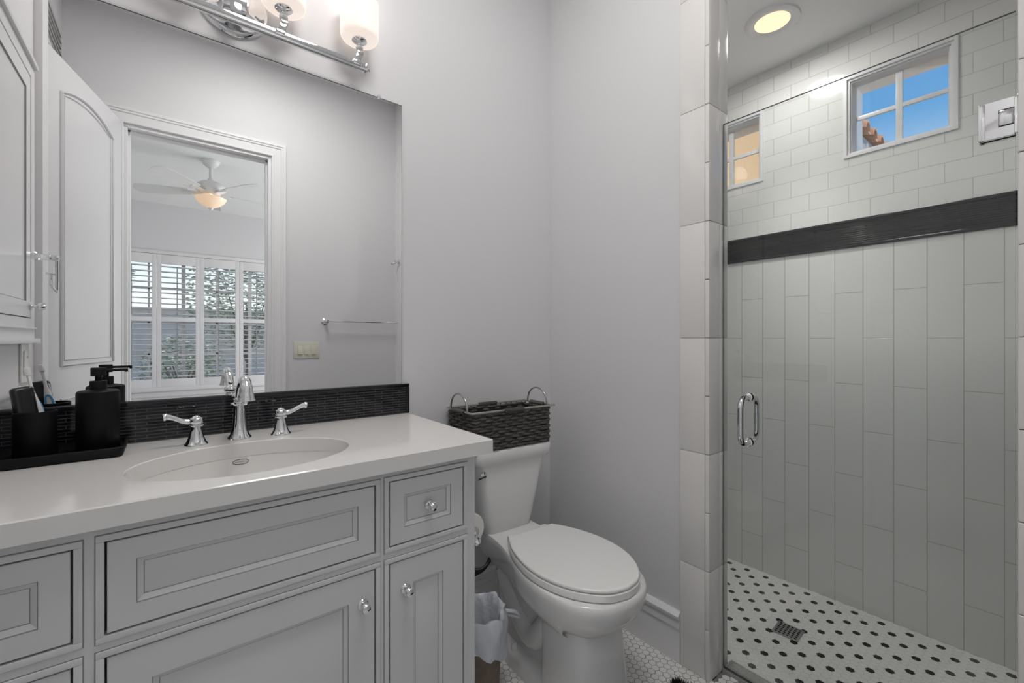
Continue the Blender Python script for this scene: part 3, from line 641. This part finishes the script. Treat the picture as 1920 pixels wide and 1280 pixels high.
# ================================================================== TOILET
TX = 1.090
to = thing('toilet', (TX, 1.50, 0), 'white elongated two-piece toilet between vanity and right wall', 'toilet')
def outline(half, cx, z, sc_=1.0, ex=0.0, yc=1.03):
    pts = catmull([(a, b, 0) for a, b in half], 5)
    R = [(cx+(p.x+ex if p.x > 1e-6 else 0)*sc_, yc+(p.y-yc)*sc_, z) for p in pts]
    L = [(2*cx-x, y, z) for x, y, z in R[::-1][1:]]
    return R+L
seat_half = [(0.104, 1.266), (0.139, 1.200), (0.162, 1.130), (0.174, 1.060), (0.172, 0.990), (0.153, 0.920), (0.116, 0.858), (0.062, 0.812), (0.0, 0.797)]
mb = MB(); mb.rings([outline(seat_half, TX, z, s_) for z, s_ in ((0.4370, 0.975), (0.4380, 0.996), (0.4400, 1.0), (0.4440, 1.0), (0.4465, 0.992), (0.4480, 0.975), (0.4485, 0.955))]); mb.build('lid', 'seat', to, smooth=50)
mb = MB(); mb.rings([outline(seat_half, TX, z, s_) for z, s_ in ((0.4115, 0.985), (0.4130, 1.004), (0.4320, 1.008), (0.4345, 0.995))]); mb.build('seat', 'seat', to, smooth=50)
for s_ in (-1, 1): mb = MB(); mb.box(TX+s_*0.075-0.018, TX+s_*0.075+0.018, 1.262, 1.292, 0.404, 0.440, bev=0.006); mb.build('hinge', 'seat', to)
def bowl_half(w, yf, yb, wb):
    return [(wb, yb), (wb*1.02, 1.33 if yb > 1.4 else yb-0.05), (w*0.80, 1.20), (w*0.94, 1.12), (w, 1.02), (w*0.98, 0.95), (w*0.87, yf+0.085), (w*0.62, yf+0.032), (w*0.32, yf+0.007), (0.0, yf)]
mb = MB()
lv = [(0.252, 0.106, 0.898, 1.30, 0.060), (0.272, 0.132, 0.866, 1.36, 0.075), (0.295, 0.148, 0.842, 1.42, 0.090), (0.322, 0.166, 0.812, 1.46, 0.100), (0.350, 0.176, 0.796, 1.48, 0.108), (0.388, 0.180, 0.788, 1.49, 0.112), (0.402, 0.179, 0.790, 1.49, 0.112), (0.4085, 0.175, 0.795, 1.485, 0.110)]
mb.rings([outline(bowl_half(w, yf, yb, wb), TX, z) for z, w, yf, yb, wb in lv])
# front pedestal column flaring to the foot
def ringsup(cx, yc, hx, hy_, z, n=2.6, k=32):
    return [(cx+math.copysign(abs(math.cos(t))**(2/n), math.cos(t))*hx, yc+math.copysign(abs(math.sin(t))**(2/n), math.sin(t))*hy_, z) for t in [2*PI*i/k for i in range(k)]]
mb.rings([ringsup(TX, y, hx, hy_, z, 3.2) for z, y, hx, hy_ in ((0.0, 0.980, 0.128, 0.135), (0.02, 0.980, 0.126, 0.133), (0.07, 0.984, 0.119, 0.126), (0.16, 0.988, 0.114, 0.120), (0.22, 0.994, 0.113, 0.118), (0.262, 1.00, 0.106, 0.108), (0.30, 1.00, 0.080, 0.085))])
# recessed trapway behind, and foot
mb.rings([ringsup(TX, y, hx, hy_, z, 2.4) for z, y, hx, hy_ in ((0.03, 1.22, 0.080, 0.20), (0.12, 1.24, 0.072, 0.20), (0.22, 1.26, 0.070, 0.20), (0.33, 1.28, 0.085, 0.20))])
mb.tube(catmull([(TX-0.055, 1.08, 0.22), (TX-0.06, 1.17, 0.12), (TX-0.055, 1.28, 0.18), (TX-0.05, 1.36, 0.28)], 6), 0.042, 14)
mb.rings([ringsup(TX, 1.20, hx, hy_, z, 4) for z, hx, hy_ in ((0.0, 0.122, 0.235), (0.035, 0.120, 0.233), (0.052, 0.110, 0.225), (0.060, 0.09, 0.21))])
mb.build('bowl', 'ceramic', to, smooth=60)
for s_ in (-1, 1): mb = MB(); mb.lathe([(0.013, 0), (0.0125, 0.012), (0.008, 0.019), (0.0005, 0.021)], (TX+s_*0.098, 1.235, 0.052), None, 18); mb.build('bolt_cap', 'ceramic', to)
mb = MB()
tk = []
for z, x0, x1, yf, r in ((0.402, 0.978, 1.186, 1.392, 0.04), (0.408, 0.968, 1.196, 1.385, 0.04), (0.46, 0.955, 1.208, 1.380, 0.04), (0.60, 0.928, 1.238, 1.370, 0.04), (0.70, 0.908, 1.260, 1.366, 0.04)):
    tk.append(rrect(x0, x1, yf, 1.545, r, z, 6))
mb.rings(tk); mb.build('tank', 'ceramic', to, smooth=50)
mb = MB(); mb.rings([rrect(0.893-d, 1.275+d, 1.350-d, 1.549, 0.035, z, 6) for d, z in ((-0.008, 0.688), (-0.006, 0.6935), (0.0, 0.7), (0.002, 0.735), (-0.002, 0.7425), (-0.010, 0.7450))]); mb.build('tank_lid', 'ceramic', to, smooth=50)
mb = MB(); mb.lathe([(0.0005, 0), (0.014, 0), (0.014, 0.006), (0.006, 0.008), (0.0005, 0.016)], (0.940, 1.366, 0.655), Rx(PI/2), 16); mb.tube([(0.940, 1.349, 0.655), (0.905, 1.346, 0.650)], 0.006, 8); mb.build('flush_lever', 'chrome', to)
mb = MB(); mb.tube(catmull([(1.015, 1.42, 0.386), (1.005, 1.41, 0.31), (0.955, 1.41, 0.275), (0.905, 1.45, 0.285), (0.870, 1.50, 0.300)], 7), 0.0065, 10); mb.tube(catmull([(1.01, 1.41, 0.33), (0.98, 1.42, 0.27), (0.92, 1.44, 0.245), (0.87, 1.52, 0.21), (0.865, 1.548, 0.20)], 7), 0.0075, 10)
mb.build('supply_hose', 'rubber', to, smooth=60)
to.rotation_euler = (0, 0, math.radians(-2.5))
# ---- wicker basket on the tank
bk = thing('wicker_basket', (1.06, 1.45, 0.7455), 'dark woven wicker basket with metal loop handles on the toilet tank', 'basket')
BX0, BX1, BY0, BY1, BZ0, BZ1 = 0.868, 1.258, 1.346, 1.546, 0.7465, 0.893
def basket_path(z, n, ph, amp, g=0.0):
    P = rrect(BX0+0.010-g, BX1-0.010+g, BY0+0.010-g, BY1-0.010+g, 0.012, z, 3); P = [Vector(p) for p in P]
    segs = []; tot = 0
    for i in range(len(P)):
        a, b = P[i], P[(i+1) % len(P)]; l_ = (b-a).length; segs.append((a, b, l_, tot)); tot += l_
    out = []
    for k in range(n):
        s_ = tot*k/n
        for a, b, l_, t0 in segs:
            if t0 <= s_ < t0+l_+1e-9:
                p = a.lerp(b, (s_-t0)/max(l_, 1e-9)); d = (b-a).normalized(); nr = Vector((d.y, -d.x, 0))
                w = math.cos(PI*s_/0.0295+ph)
                out.append(p+nr*w*amp+Vector((0, 0, random.uniform(-0.0012, 0.0012)+0.0012*math.sin(s_*21+z*300)))); break
    return out
mb = MB(); nrow = 12
for r_ in range(nrow):
    z = BZ0+0.007+r_*(BZ1-BZ0-0.017)/(nrow-1)
    mb.tube(basket_path(z, 200, PI*(r_ % 2), 0.0060), 0.0055, 7, True)
for r_ in range(nrow*2):   # thin strands between
    z = BZ0+0.004+r_*(BZ1-BZ0-0.012)/(nrow*2-1)
    mb.tube(basket_path(z, 160, PI*((r_//2+1) % 2), 0.0040, 0.001), 0.0026, 5, True)
mb.build('woven_side', 'wicker', bk, smooth=60)
mb = MB()
for P in [(x, y) for x in [BX0+0.02+i*0.0295 for i in range(13)] for y in (BY0+0.010, BY1-0.010)]+[(x, y) for y in [BY0+0.025+i*0.0295 for i in range(6)] for x in (BX0+0.010, BX1-0.010)]:
    mb.tube([(P[0], P[1], BZ0+0.002), (P[0], P[1], BZ1)], 0.0028, 6)
mb.build('stake', 'wicker', bk)['label'] = 'upright stakes of the weave'
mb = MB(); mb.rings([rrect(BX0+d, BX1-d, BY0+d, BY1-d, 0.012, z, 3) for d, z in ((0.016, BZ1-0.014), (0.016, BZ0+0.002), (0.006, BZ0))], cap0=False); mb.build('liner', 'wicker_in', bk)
mb = MB(); mb.tube(rrect(BX0+0.002, BX1-0.002, BY0+0.002, BY1-0.002, 0.006, BZ1+0.002, 3), 0.0042, 8, True); mb.tube([(BX1-0.02, BY0+0.002, BZ1+0.002), (BX1+0.014, BY0+0.002, BZ1+0.002)], 0.0042, 8); mb.build('rim', 'nickel', bk)
def wrap(p, q, n):
    mb = MB()
    p, q = Vector(p), Vector(q); d = (q-p).normalized()
    for i in range(n):
        c = p.lerp(q, (i+0.5)/n); o1 = d.cross(Vector((0, 0, 1)))
        mb.tube([c+(o1*math.cos(t)+Vector((0, 0, 1))*math.sin(t)*1.15)*0.0072+d*0.0012*math.sin(t) for t in [2*PI*k/10 for k in range(10)]], 0.0024, 5, True)
    mb.build('rim_wrapping', 'wicker', bk)
xm = (BX0+BX1)/2; ym = (BY0+BY1)/2
wrap((xm-0.045, BY0+0.002, BZ1), (xm+0.045, BY0+0.002, BZ1), 20); wrap((xm-0.045, BY1-0.002, BZ1), (xm+0.045, BY1-0.002, BZ1), 20)
wrap((BX0+0.002, ym-0.045, BZ1), (BX0+0.002, ym+0.045, BZ1), 20); wrap((BX1-0.002, ym-0.045, BZ1), (BX1-0.002, ym+0.045, BZ1), 20)
for x in (BX0+0.002, BX1-0.002):
    mb = MB(); mb.tube([(x, ym+0.066*math.cos(t), BZ1+0.002+0.066*max(0, math.sin(t))**0.9) for t in [PI*k/20 for k in range(21)]], 0.0038, 10, sx=1.0)
    mb.build('loop_handle', 'nickel', bk, smooth=60)
bk.rotation_euler = (0, 0, math.radians(-2.5)); bk.location.x += 0.006
# ---- waste bin with bag
bn = thing('waste_bin', (0.785, 1.20, 0), 'small brown waste bin with white liner bag beside the vanity', 'waste bin')
mb = MB(); mb.lathe([(0.0005, 0), (0.072, 0), (0.076, 0.004), (0.090, 0.255), (0.088, 0.257), (0.074, 0.008), (0.0005, 0.008)], (0.785, 1.20, 0.0005), None, 36); mb.build('bin_body', 'bin', bn, smooth=40)
mb = MB(); rs = []
for k, (r, z) in enumerate(((0.050, 0.12), (0.068, 0.20), (0.080, 0.262), (0.087, 0.285), (0.096, 0.288), (0.103, 0.265), (0.104, 0.235), (0.102, 0.205), (0.099, 0.178))):
    ring = []
    for i in range(56):
        t = 2*PI*i/56; w = 0.004*math.sin(7*t+k*0.9)+0.003*math.sin(13*t-k*1.7)+0.002*math.sin(23*t+k)
        sag = 0.012*math.sin(3*t+1)+0.006*math.sin(8*t) if k > 2 else 0
        if k == 8: sag += 0.02*math.sin(2*t+0.5)
        ring.append((0.785+(r+w)*math.cos(t), 1.20+(r+w)*math.sin(t), z+sag))
    rs.append(ring)
mb.rings(rs, True, True, False); mb.build('liner_bag', 'bag', bn, smooth=60)
mb = MB(); p = catmull([(0.872, 1.17, 0.268), (0.895, 1.16, 0.262), (0.918, 1.155, 0.252), (0.932, 1.15, 0.238), (0.925, 1.15, 0.232), (0.900, 1.158, 0.244), (0.880, 1.17, 0.252)], 5)
mb.tube(p, 0.0055, 8, sx=0.45); mb.build('tie_flap', 'bag', bn, smooth=60)
# ---- toilet paper holder on the vanity side
tp = thing('toilet_paper_holder', (0.672, 1.14, 0.57), 'chrome toilet paper holder on the side of the vanity', 'toilet paper holder')
mb = MB(); mb.lathe([(0.0005, 0), (0.021, 0), (0.022, 0.003), (0.010, 0.010), (0.008, 0.05), (0.010, 0.062), (0.0005, 0.066)], (0.672, 1.125, 0.576), Ry(PI/2), 20); mb.build('post', 'chrome', tp)
mb = MB(); mb.tube([(0.7285, 1.120, 0.581), (0.7285, 1.255, 0.581)], 0.0185, 16); mb.lathe([(0.0005, 0), (0.013, 0.001), (0.0145, 0.006), (0.0135, 0.012), (0.010, 0.013), (0.0105, 0.017), (0.0005, 0.024)], (0.742, 1.136, 0.548), Rx(PI/2), 20)
mb.build('roller', 'chrome', tp)
mb = MB(); rs = [[(0.7285+r*math.cos(t)*0.95, y+0.04, 0.581+r*math.sin(t)*0.95) for t in [2*PI*i/40 for i in range(40)]] for r, y in ((0.0193, 1.100), (0.052, 1.100), (0.054, 1.102), (0.054, 1.198), (0.052, 1.20), (0.0193, 1.20))]
mb.rings(rs, True, False, False, loop=True)
tag(mb.build('toilet_paper_roll', 'paper', smooth=40), 'white toilet paper roll hanging on the chrome holder beside the vanity', 'toilet paper')
# ---- black shag bath mat (only a tuft of its corner shows)
mb = MB(); ca = Vector((1.345, 0.826)); u = Vector((-0.98, -0.199)); v = Vector((0.199, -0.98)); rm = random.Random(3)
mb.rings([[(*(ca+u*a+v*b), z) for a, b in ((0, 0), (0.7, 0), (0.7, 0.45), (0, 0.45))] for z in (0.001, 0.010)])
for k in range(2600):
    a, b = (rm.random()*0.30, rm.random()*0.45) if k % 2 else (rm.random()*0.05, rm.random()*0.10)
    q = ca+u*a+v*b; h = rm.uniform(0.015, 0.028); dx, dy = rm.uniform(-.012, .012), rm.uniform(-.012, .012)
    mb.rings([[(q.x+0.002*math.cos(t), q.y+0.002*math.sin(t), 0.009) for t in (0, 2.1, 4.2)], [(q.x+dx+0.0004*math.cos(t), q.y+dy+0.0004*math.sin(t), 0.009+h) for t in (0, 2.1, 4.2)]], True, False, True)
tag(mb.build('bath_mat', 'mat', smooth=0), 'black shaggy bath mat, its tufted corner on the hexagon floor', 'bath mat')

# ================================================================== SHOWER
sd = thing('shower_door', (1.54, 0.07, 0), 'frameless clear glass shower door with chrome hinges and handle', 'shower door')
mb = MB(); mb.box(1.5350, 1.5445, 0.0795, 0.7565, 0.016, 1.928, bev=0.0008, seg=1)
for f in mb.bm.faces:
    if abs(f.normal.x) < 0.5 and abs(f.calc_center_median().x-1.53975) < 0.004: f.material_index = 1
mb.build('glass_panel', ['glass', 'glass_edge'], sd, smooth=0)
for zc in (1.684, 0.25):
    mb = MB()
    for s_ in (-1, 1):
        xa = 1.5345 if s_ < 0 else 1.5450
        x0, x1 = sorted((xa, xa+s_*0.011))
        wall_holes(m2 := MB(), 'x', x0, x1, 0.0805, 0.138, zc-0.043, zc+0.043, [(0.0805, 0.106, zc-0.020, zc+0.020)])
        bmesh.ops.remove_doubles(m2.bm, verts=m2.bm.verts[:], dist=1e-6); mb._join(m2.bm, 0)
        mb.box(x0-0.001 if s_ < 0 else x0, x1 if s_ < 0 else x1+0.001, 0.126, 0.139, zc-0.043, zc+0.043, bev=0.003, seg=3)
        mb.box(x0-0.0015 if s_ < 0 else x0, x1 if s_ < 0 else x1+0.0015, 0.082, 0.1045, zc-0.0175, zc+0.0175, bev=0.002)
    mb.box(1.516, 1.564, 0.0725, 0.0765, zc-0.043, zc+0.043, bev=0.001); mb.tube([(1.527, 0.078, zc-0.04), (1.527, 0.078, zc+0.04)], 0.005, 10)
    mb.build('hinge', 'chrome', sd, smooth=30)
mb = MB()
for s_ in (-1, 1):
    xa = 1.5350 if s_ < 0 else 1.5445; yh = 0.672; zc = 0.899; L = 0.0762
    P = catmull([(xa, yh, zc+L), (xa+s_*0.022, yh, zc+L), (xa+s_*0.042, yh, zc+L-0.006), (xa+s_*0.054, yh, zc+L-0.024), (xa+s_*0.056, yh, zc+0.03), (xa+s_*0.056, yh, zc-0.03), (xa+s_*0.054, yh, zc-L+0.024), (xa+s_*0.042, yh, zc-L+0.006), (xa+s_*0.022, yh, zc-L), (xa, yh, zc-L)], 5)
    mb.tube(P, 0.0095, 14)
    for z in (zc+L, zc-L): mb.lathe([(0.0145, 0), (0.0145, 0.004), (0.0125, 0.005), (0.0125, 0.008), (0.0098, 0.009)], (xa, yh, z), Ry(s_*PI/2), 22)
mb.build('pull_handle', 'chrome', sd, smooth=50)
# drain
dr_ = thing('shower_drain', (1.950, 0.700, 0), 'square chrome grate drain in the dotted shower floor', 'drain')
rotd = Matrix.Translation((1.950, 0.700, 0.0)) @ Matrix.Rotation(math.radians(4), 4, 'Z')
mb = MB(); mb.box(-0.046, 0.046, -0.046, 0.046, 0.0004, 0.0035, bev=0.001, mat=rotd); mb.build('grate', 'drain', dr_)
mb = MB()
for i in range(6):
    for j in range(6):
        x, y = (i-2.5)*0.0135, (j-2.5)*0.0135
        mb.rings([[tuple(rotd @ Vector((x+0.0045*math.cos(t), y+0.0045*math.sin(t), z))) for t in [2*PI*k/10 for k in range(10)]] for z in (0.0030, 0.0039)])
mb.build('grate_holes', 'hole', dr_)['label'] = 'dark round holes of the grate'
# recessed ceiling can of the shower
sl = thing('recessed_light', (2.0, 0.778, SH), 'round recessed ceiling light with warm lens above the shower', 'ceiling light')
mb = MB(); rs = [[(2.0+r*math.cos(t), 0.778+r*math.sin(t), z) for t in [2*PI*i/48 for i in range(48)]] for r, z in ((0.102, SH), (0.100, SH-0.008), (0.088, SH-0.011), (0.068, SH-0.006), (0.064, SH-0.001))]
mb.rings(rs, True, False, False); mb.build('trim_ring', 'trim', sl, smooth=50)
mb = MB(); mb.lathe([(0.0005, 0), (0.066, 0), (0.066, 0.002), (0.0005, 0.002)], (2.0, 0.778, SH-0.0035), None, 40); mb.build('lens', 'can', sl)

# ================================================================== BEDROOM (through the doorway, in the mirror)
WY = -4.79
BXL, BXR = -1.3, 4.0
mb = MB(); mb.box(BXL-0.1, BXR+0.1, WY-0.15, YD-0.123, -0.06, -0.002); mb.build('floor_bedroom', 'carpet', structure=True)
mb = MB(); mb.box(BXL-0.1, BXR+0.1, WY-0.15, YD-0.123, CH, CH+0.1); mb.build('ceiling_bedroom', 'ceil', structure=True)
mb = MB(); mb.box(BXL-0.15, BXL, WY, YD-0.123, 0, CH); mb.build('wall_bedroom_left', 'bedpaint', structure=True)
mb = MB(); wall_holes(mb, 'x', BXR, BXR+0.15, WY, YD-0.123, 0, CH, [(-3.9, -1.3, 0.1, 2.5)]); mb.build('wall_bedroom_right', 'bedpaint', structure=True)  # unseen side opening, added to let more light into the bedroom
mb = MB(); wall_holes(mb, 'y', WY-0.15, WY, BXL-0.1, BXR+0.1, 0, CH, [(-0.665, 1.855, 0.50, 2.37)]); mb.build('wall_bedroom_window', 'bedpaint', structure=True)
mb = MB(); mb.box(-0.72, 1.91, WY, WY+0.022, 2.37, 2.42, bev=0.004); mb.box(-0.72, 1.91, WY, WY+0.05, 0.44, 0.50, bev=0.004); mb.box(-0.72, -0.665, WY, WY+0.022, 0.50, 2.37); mb.box(1.855, 1.91, WY, WY+0.022, 0.50, 2.37)
mb.box(-0.70, 1.89, WY, WY+0.018, 0.36, 0.44, bev=0.004)
mb.build('trim_5', 'shutter', structure=True)
shp = thing('window_shutter', (-0.645, WY+0.01, 0.50), 'leftmost of the white louvred bedroom shutters reflected in the mirror', 'shutter', 'plantation shutters in the bedroom window')
SW = 0.494
def B(mb, x0, x1, z0, z1, y0=-0.012, y1=0.020, bev=0.002): mb.box(-0.645+x0, -0.645+x1, WY+0.01+y0, WY+0.01+y1, 0.50+z0, 0.50+z1, bev=bev)
mb = MB(); B(mb, 0.0, 0.052, 0, 1.865); B(mb, SW-0.052, SW-0.002, 0, 1.865); B(mb, 0.052, SW-0.052, 0, 0.11); B(mb, 0.052, SW-0.052, 1.735, 1.865); B(mb, 0.052, SW-0.052, 0.925, 0.985)
mb.build('shutter_frame', 'shutter', shp)
for (za, zb, n) in ((0.11, 0.925, 11), (0.985, 1.735, 10)):
    for k in range(n):
        z = 0.50+za+(k+0.5)*(zb-za)/n
        mb = MB(); mb.box(-0.645+0.052, -0.645+SW-0.052, -0.032, 0.032, -0.0042, 0.0042, bev=0.003, mat=Matrix.Translation((0, WY+0.014, z)) @ Matrix.Rotation(0.10, 4, 'X'))
        mb.build('louver', 'shutter', shp)
mb = MB(); mb.box(-0.645+0.222, -0.645+0.234, WY+0.046, WY+0.056, 0.50+0.14, 0.50+0.90); mb.box(-0.645+0.222, -0.645+0.234, WY+0.046, WY+0.056, 0.50+1.01, 0.50+1.70); mb.build('tilt_rod', 'dark_line', shp)
LBL = [None, 'second from left of the white louvred bedroom shutters in the mirror', 'third from left of the white louvred bedroom shutters in the mirror', 'white louvred bedroom shutter beside the right door casing in the mirror', 'white louvred bedroom shutter hidden behind the right door casing']
for k in range(1, 5):
    c = copy_tree(shp); c.location.x += SW*k; c['label'] = LBL[k]
wroot = bpy.data.objects.new('window_3', None); COL.objects.link(wroot); wroot.location = (0.6, WY-0.1, 0.5); wroot['kind'] = 'structure'
mb = MB()
for x in (-0.665, 0.13, 0.97, 1.815): mb.box(x, x+0.045, WY-0.13, WY-0.09, 0.50, 2.37)
for x in (-0.25, 0.55, 1.40): mb.box(x, x+0.022, WY-0.12, WY-0.10, 0.50, 2.37)
for z in (0.50, 2.33): mb.box(-0.665, 1.855, WY-0.13, WY-0.09, z, z+0.04)
for z in (0.95, 1.40, 1.88): mb.box(-0.665, 1.855, WY-0.12, WY-0.10, z, z+0.022)
mb.build('window_frame', 'trim', wroot)
mb = MB(); mb.box(-0.66, 1.85, WY-0.113, WY-0.110, 0.51, 2.36); mb.build('window_glass', 'pane', wroot)
# ceiling fan
fx, fy = 0.342, -2.57
fn = thing('ceiling_fan', (fx, fy, CH), 'white five-blade ceiling fan with glowing bowl, reflected through the doorway', 'ceiling fan')
mb = MB(); mb.lathe([(0.0005, 0), (0.085, 0), (0.086, -0.012), (0.070, -0.045), (0.035, -0.075), (0.018, -0.080), (0.0005, -0.080)], (fx, fy, CH-0.0005), None, 32); mb.build('canopy', 'fanwhite', fn, smooth=50)
mb = MB(); mb.tube([(fx, fy, CH-0.07), (fx, fy, CH-0.20)], 0.017, 14); mb.lathe([(0.017, 0), (0.030, -0.02), (0.030, -0.03), (0.02, -0.04)], (fx, fy, CH-0.185), None, 20); mb.build('downrod', 'fanwhite', fn, smooth=50)
mb = MB(); mb.lathe([(0.0005, 0), (0.03, 0), (0.085, -0.02), (0.135, -0.055), (0.145, -0.085), (0.135, -0.11), (0.09, -0.135), (0.085, -0.16), (0.0005, -0.16)], (fx, fy, CH-0.215), None, 36); mb.build('motor_housing', 'fanwhite', fn, smooth=50)
for k in range(5):
    a = -math.radians(12+72*k); m = Matrix.Translation((fx, fy, CH-0.345)) @ Matrix.Rotation(a, 4, 'Z') @ Matrix.Rotation(math.radians(-15), 4, 'X')
    mb = MB(); out = catmull([(0.20, -0.052, 0), (0.35, -0.070, 0), (0.55, -0.082, 0), (0.66, -0.072, 0), (0.70, -0.02, 0), (0.70, 0.02, 0), (0.66, 0.072, 0), (0.55, 0.082, 0), (0.35, 0.070, 0), (0.20, 0.052, 0)], 4)
    mb.rings([[m @ Vector((p.x, p.y, z)) for p in out] for z in (-0.004, 0.004)])
    mb.build('blade', 'fanwhite', fn)
    mb = MB(); mb.rings([[m @ Vector(q) for q in ((0.08, -0.018, z), (0.20, -0.030, z), (0.26, -0.012, z), (0.26, 0.012, z), (0.20, 0.030, z), (0.08, 0.018, z))] for z in (-0.010, -0.004)]); mb.build('blade_bracket', 'fanwhite', fn)
mb = MB(); mb.lathe([(0.0005, -0.105), (0.03, -0.100), (0.08, -0.075), (0.125, -0.035), (0.145, 0.0), (0.140, 0.0), (0.0005, -0.002)], (fx, fy, CH-0.405), None, 36); mb.build('light_bowl', 'fanglass', fn, smooth=50)
mb = MB(); mb.lathe([(0.0005, 0), (0.025, 0.0), (0.022, -0.012), (0.010, -0.022), (0.0005, -0.03)], (fx, fy, CH-0.508), None, 20); mb.build('finial', 'fanwhite', fn, smooth=50)

# ================================================================== OUTSIDE
mb = MB(); mb.box(-8, 14, -16, WY-0.16, -0.3, -0.12); mb.box(2.52, 14, -4.6, 12, -0.3, -0.12); mb.build('ground_outside', 'gravel', structure=True)
gw = MB(); gw.box(-7, 9, -11.2, -11.0, -0.12, 1.9); gw.box(-7, 9, -11.25, -10.95, 1.9, 1.97, bev=0.01); tag(gw.build('garden_wall', 'wallblock', smooth=0), 'pinkish block garden wall glimpsed between the shutter louvres', 'garden wall')
def shrub(x, y, r, h, n, label, seed, trunk=0.0, group=None):
    rg = random.Random(seed); root = thing('garden_shrub' if trunk < 0.5 else 'garden_tree', (x, y, -0.12), label, 'shrub' if trunk < 0.5 else 'tree', group)
    mb = MB()
    mb.tube([(x, y, -0.12), (x+0.03, y, trunk*0.6), (x, y+0.02, trunk+h*0.4)], [0.05, 0.04, 0.02], 8)
    for k in range(7):
        a = rg.random()*6.28; mb.tube([(x, y, max(0, trunk*0.7)), (x+0.5*r*math.cos(a), y+0.5*r*math.sin(a), trunk+h*rg.uniform(.4, .8))], [0.025, 0.008], 6)
    mb.build('stem', 'bark', root)
    mb = MB()
    for k in range(n):
        while True:
            p = Vector((rg.uniform(-1, 1), rg.uniform(-1, 1), rg.uniform(-1, 1)))
            if 0.3 < p.length < 1: break
        c = Vector((x+p.x*r, y+p.y*r, trunk+h/2+p.z*h/2)); q = Matrix.Rotation(rg.random()*6.28, 3, 'Z') @ Matrix.Rotation(rg.uniform(-1.2, 1.2), 3, 'X'); s_ = rg.uniform(0.035, 0.075)
        mb.poly([c+q @ Vector(v) for v in ((-s_, 0, 0), (0, -s_*.45, s_*.1), (s_, 0, 0), (0, s_*.45, s_*.1))])
    mb.build('foliage', 'leaf', root, smooth=0)
shrub(-2.6, -7.6, 0.8, 1.5, 1300, 'rounded shrub by the garden wall, left beyond the shutters', 1)
shrub(0.2, -7.6, 0.7, 1.3, 1200, 'shrub before the garden wall, beyond the middle shutters', 2)
shrub(2.6, -7.4, 0.8, 1.6, 1400, 'wide shrub beyond the right-hand shutters', 3)
shrub(-1.9, -9.6, 1.3, 2.8, 3600, 'leafy garden tree behind the left shutters', 4, 0.9)
shrub(1.5, -9.6, 1.3, 2.8, 3600, 'leafy garden tree behind the right shutters', 5, 0.9)
# neighbouring wing seen through the shower windows
nb = thing('neighbouring_house', (6.0, 2.4, -0.12), 'tan stucco house wing with clay tile eave outside the shower windows', 'house')
mb = MB(); mb.box(2.75, 10, 1.42, 5.0, -0.12, 3.05); mb.build('wall', 'stucco', nb, smooth=0)
mb = MB(); mb.box(2.70, 10.2, 1.24, 1.27, 2.98, 3.13, bev=0.005); mb.box(2.70, 10.2, 1.27, 1.42, 2.98, 3.00); mb.build('fascia', 'fascia', nb)
mb = MB(); sl_ = 0.38
for k in range(31):
    x = 2.72+k*0.243
    pan = []
    for yy, zz in ((1.17, 3.13), (1.60, 3.13+0.43*sl_), (2.6, 3.13+1.43*sl_)):
        pan.append([(x+0.075*math.cos(t), yy, zz+0.005+0.085*math.sin(t)) for t in [PI*i/10 for i in range(11)]]+[(x+0.058*math.cos(t), yy, zz+0.005+0.066*math.sin(t)) for t in [PI*(10-i)/10 for i in range(11)]])
    mb.rings(pan)
    low = []
    for yy, zz in ((1.19, 3.13), (2.6, 3.13+1.41*sl_)):
        low.append([(x+0.1215+0.075*math.cos(t), yy, zz+0.050-0.050*math.sin(t)) for t in [PI*i/8 for i in range(9)]]+[(x+0.1215+0.060*math.cos(t), yy, zz+0.066-0.050*math.sin(t)) for t in [PI*(8-i)/8 for i in range(9)]])
    mb.rings(low)
mb.build('roof_tiles', 'clay', nb, smooth=50)
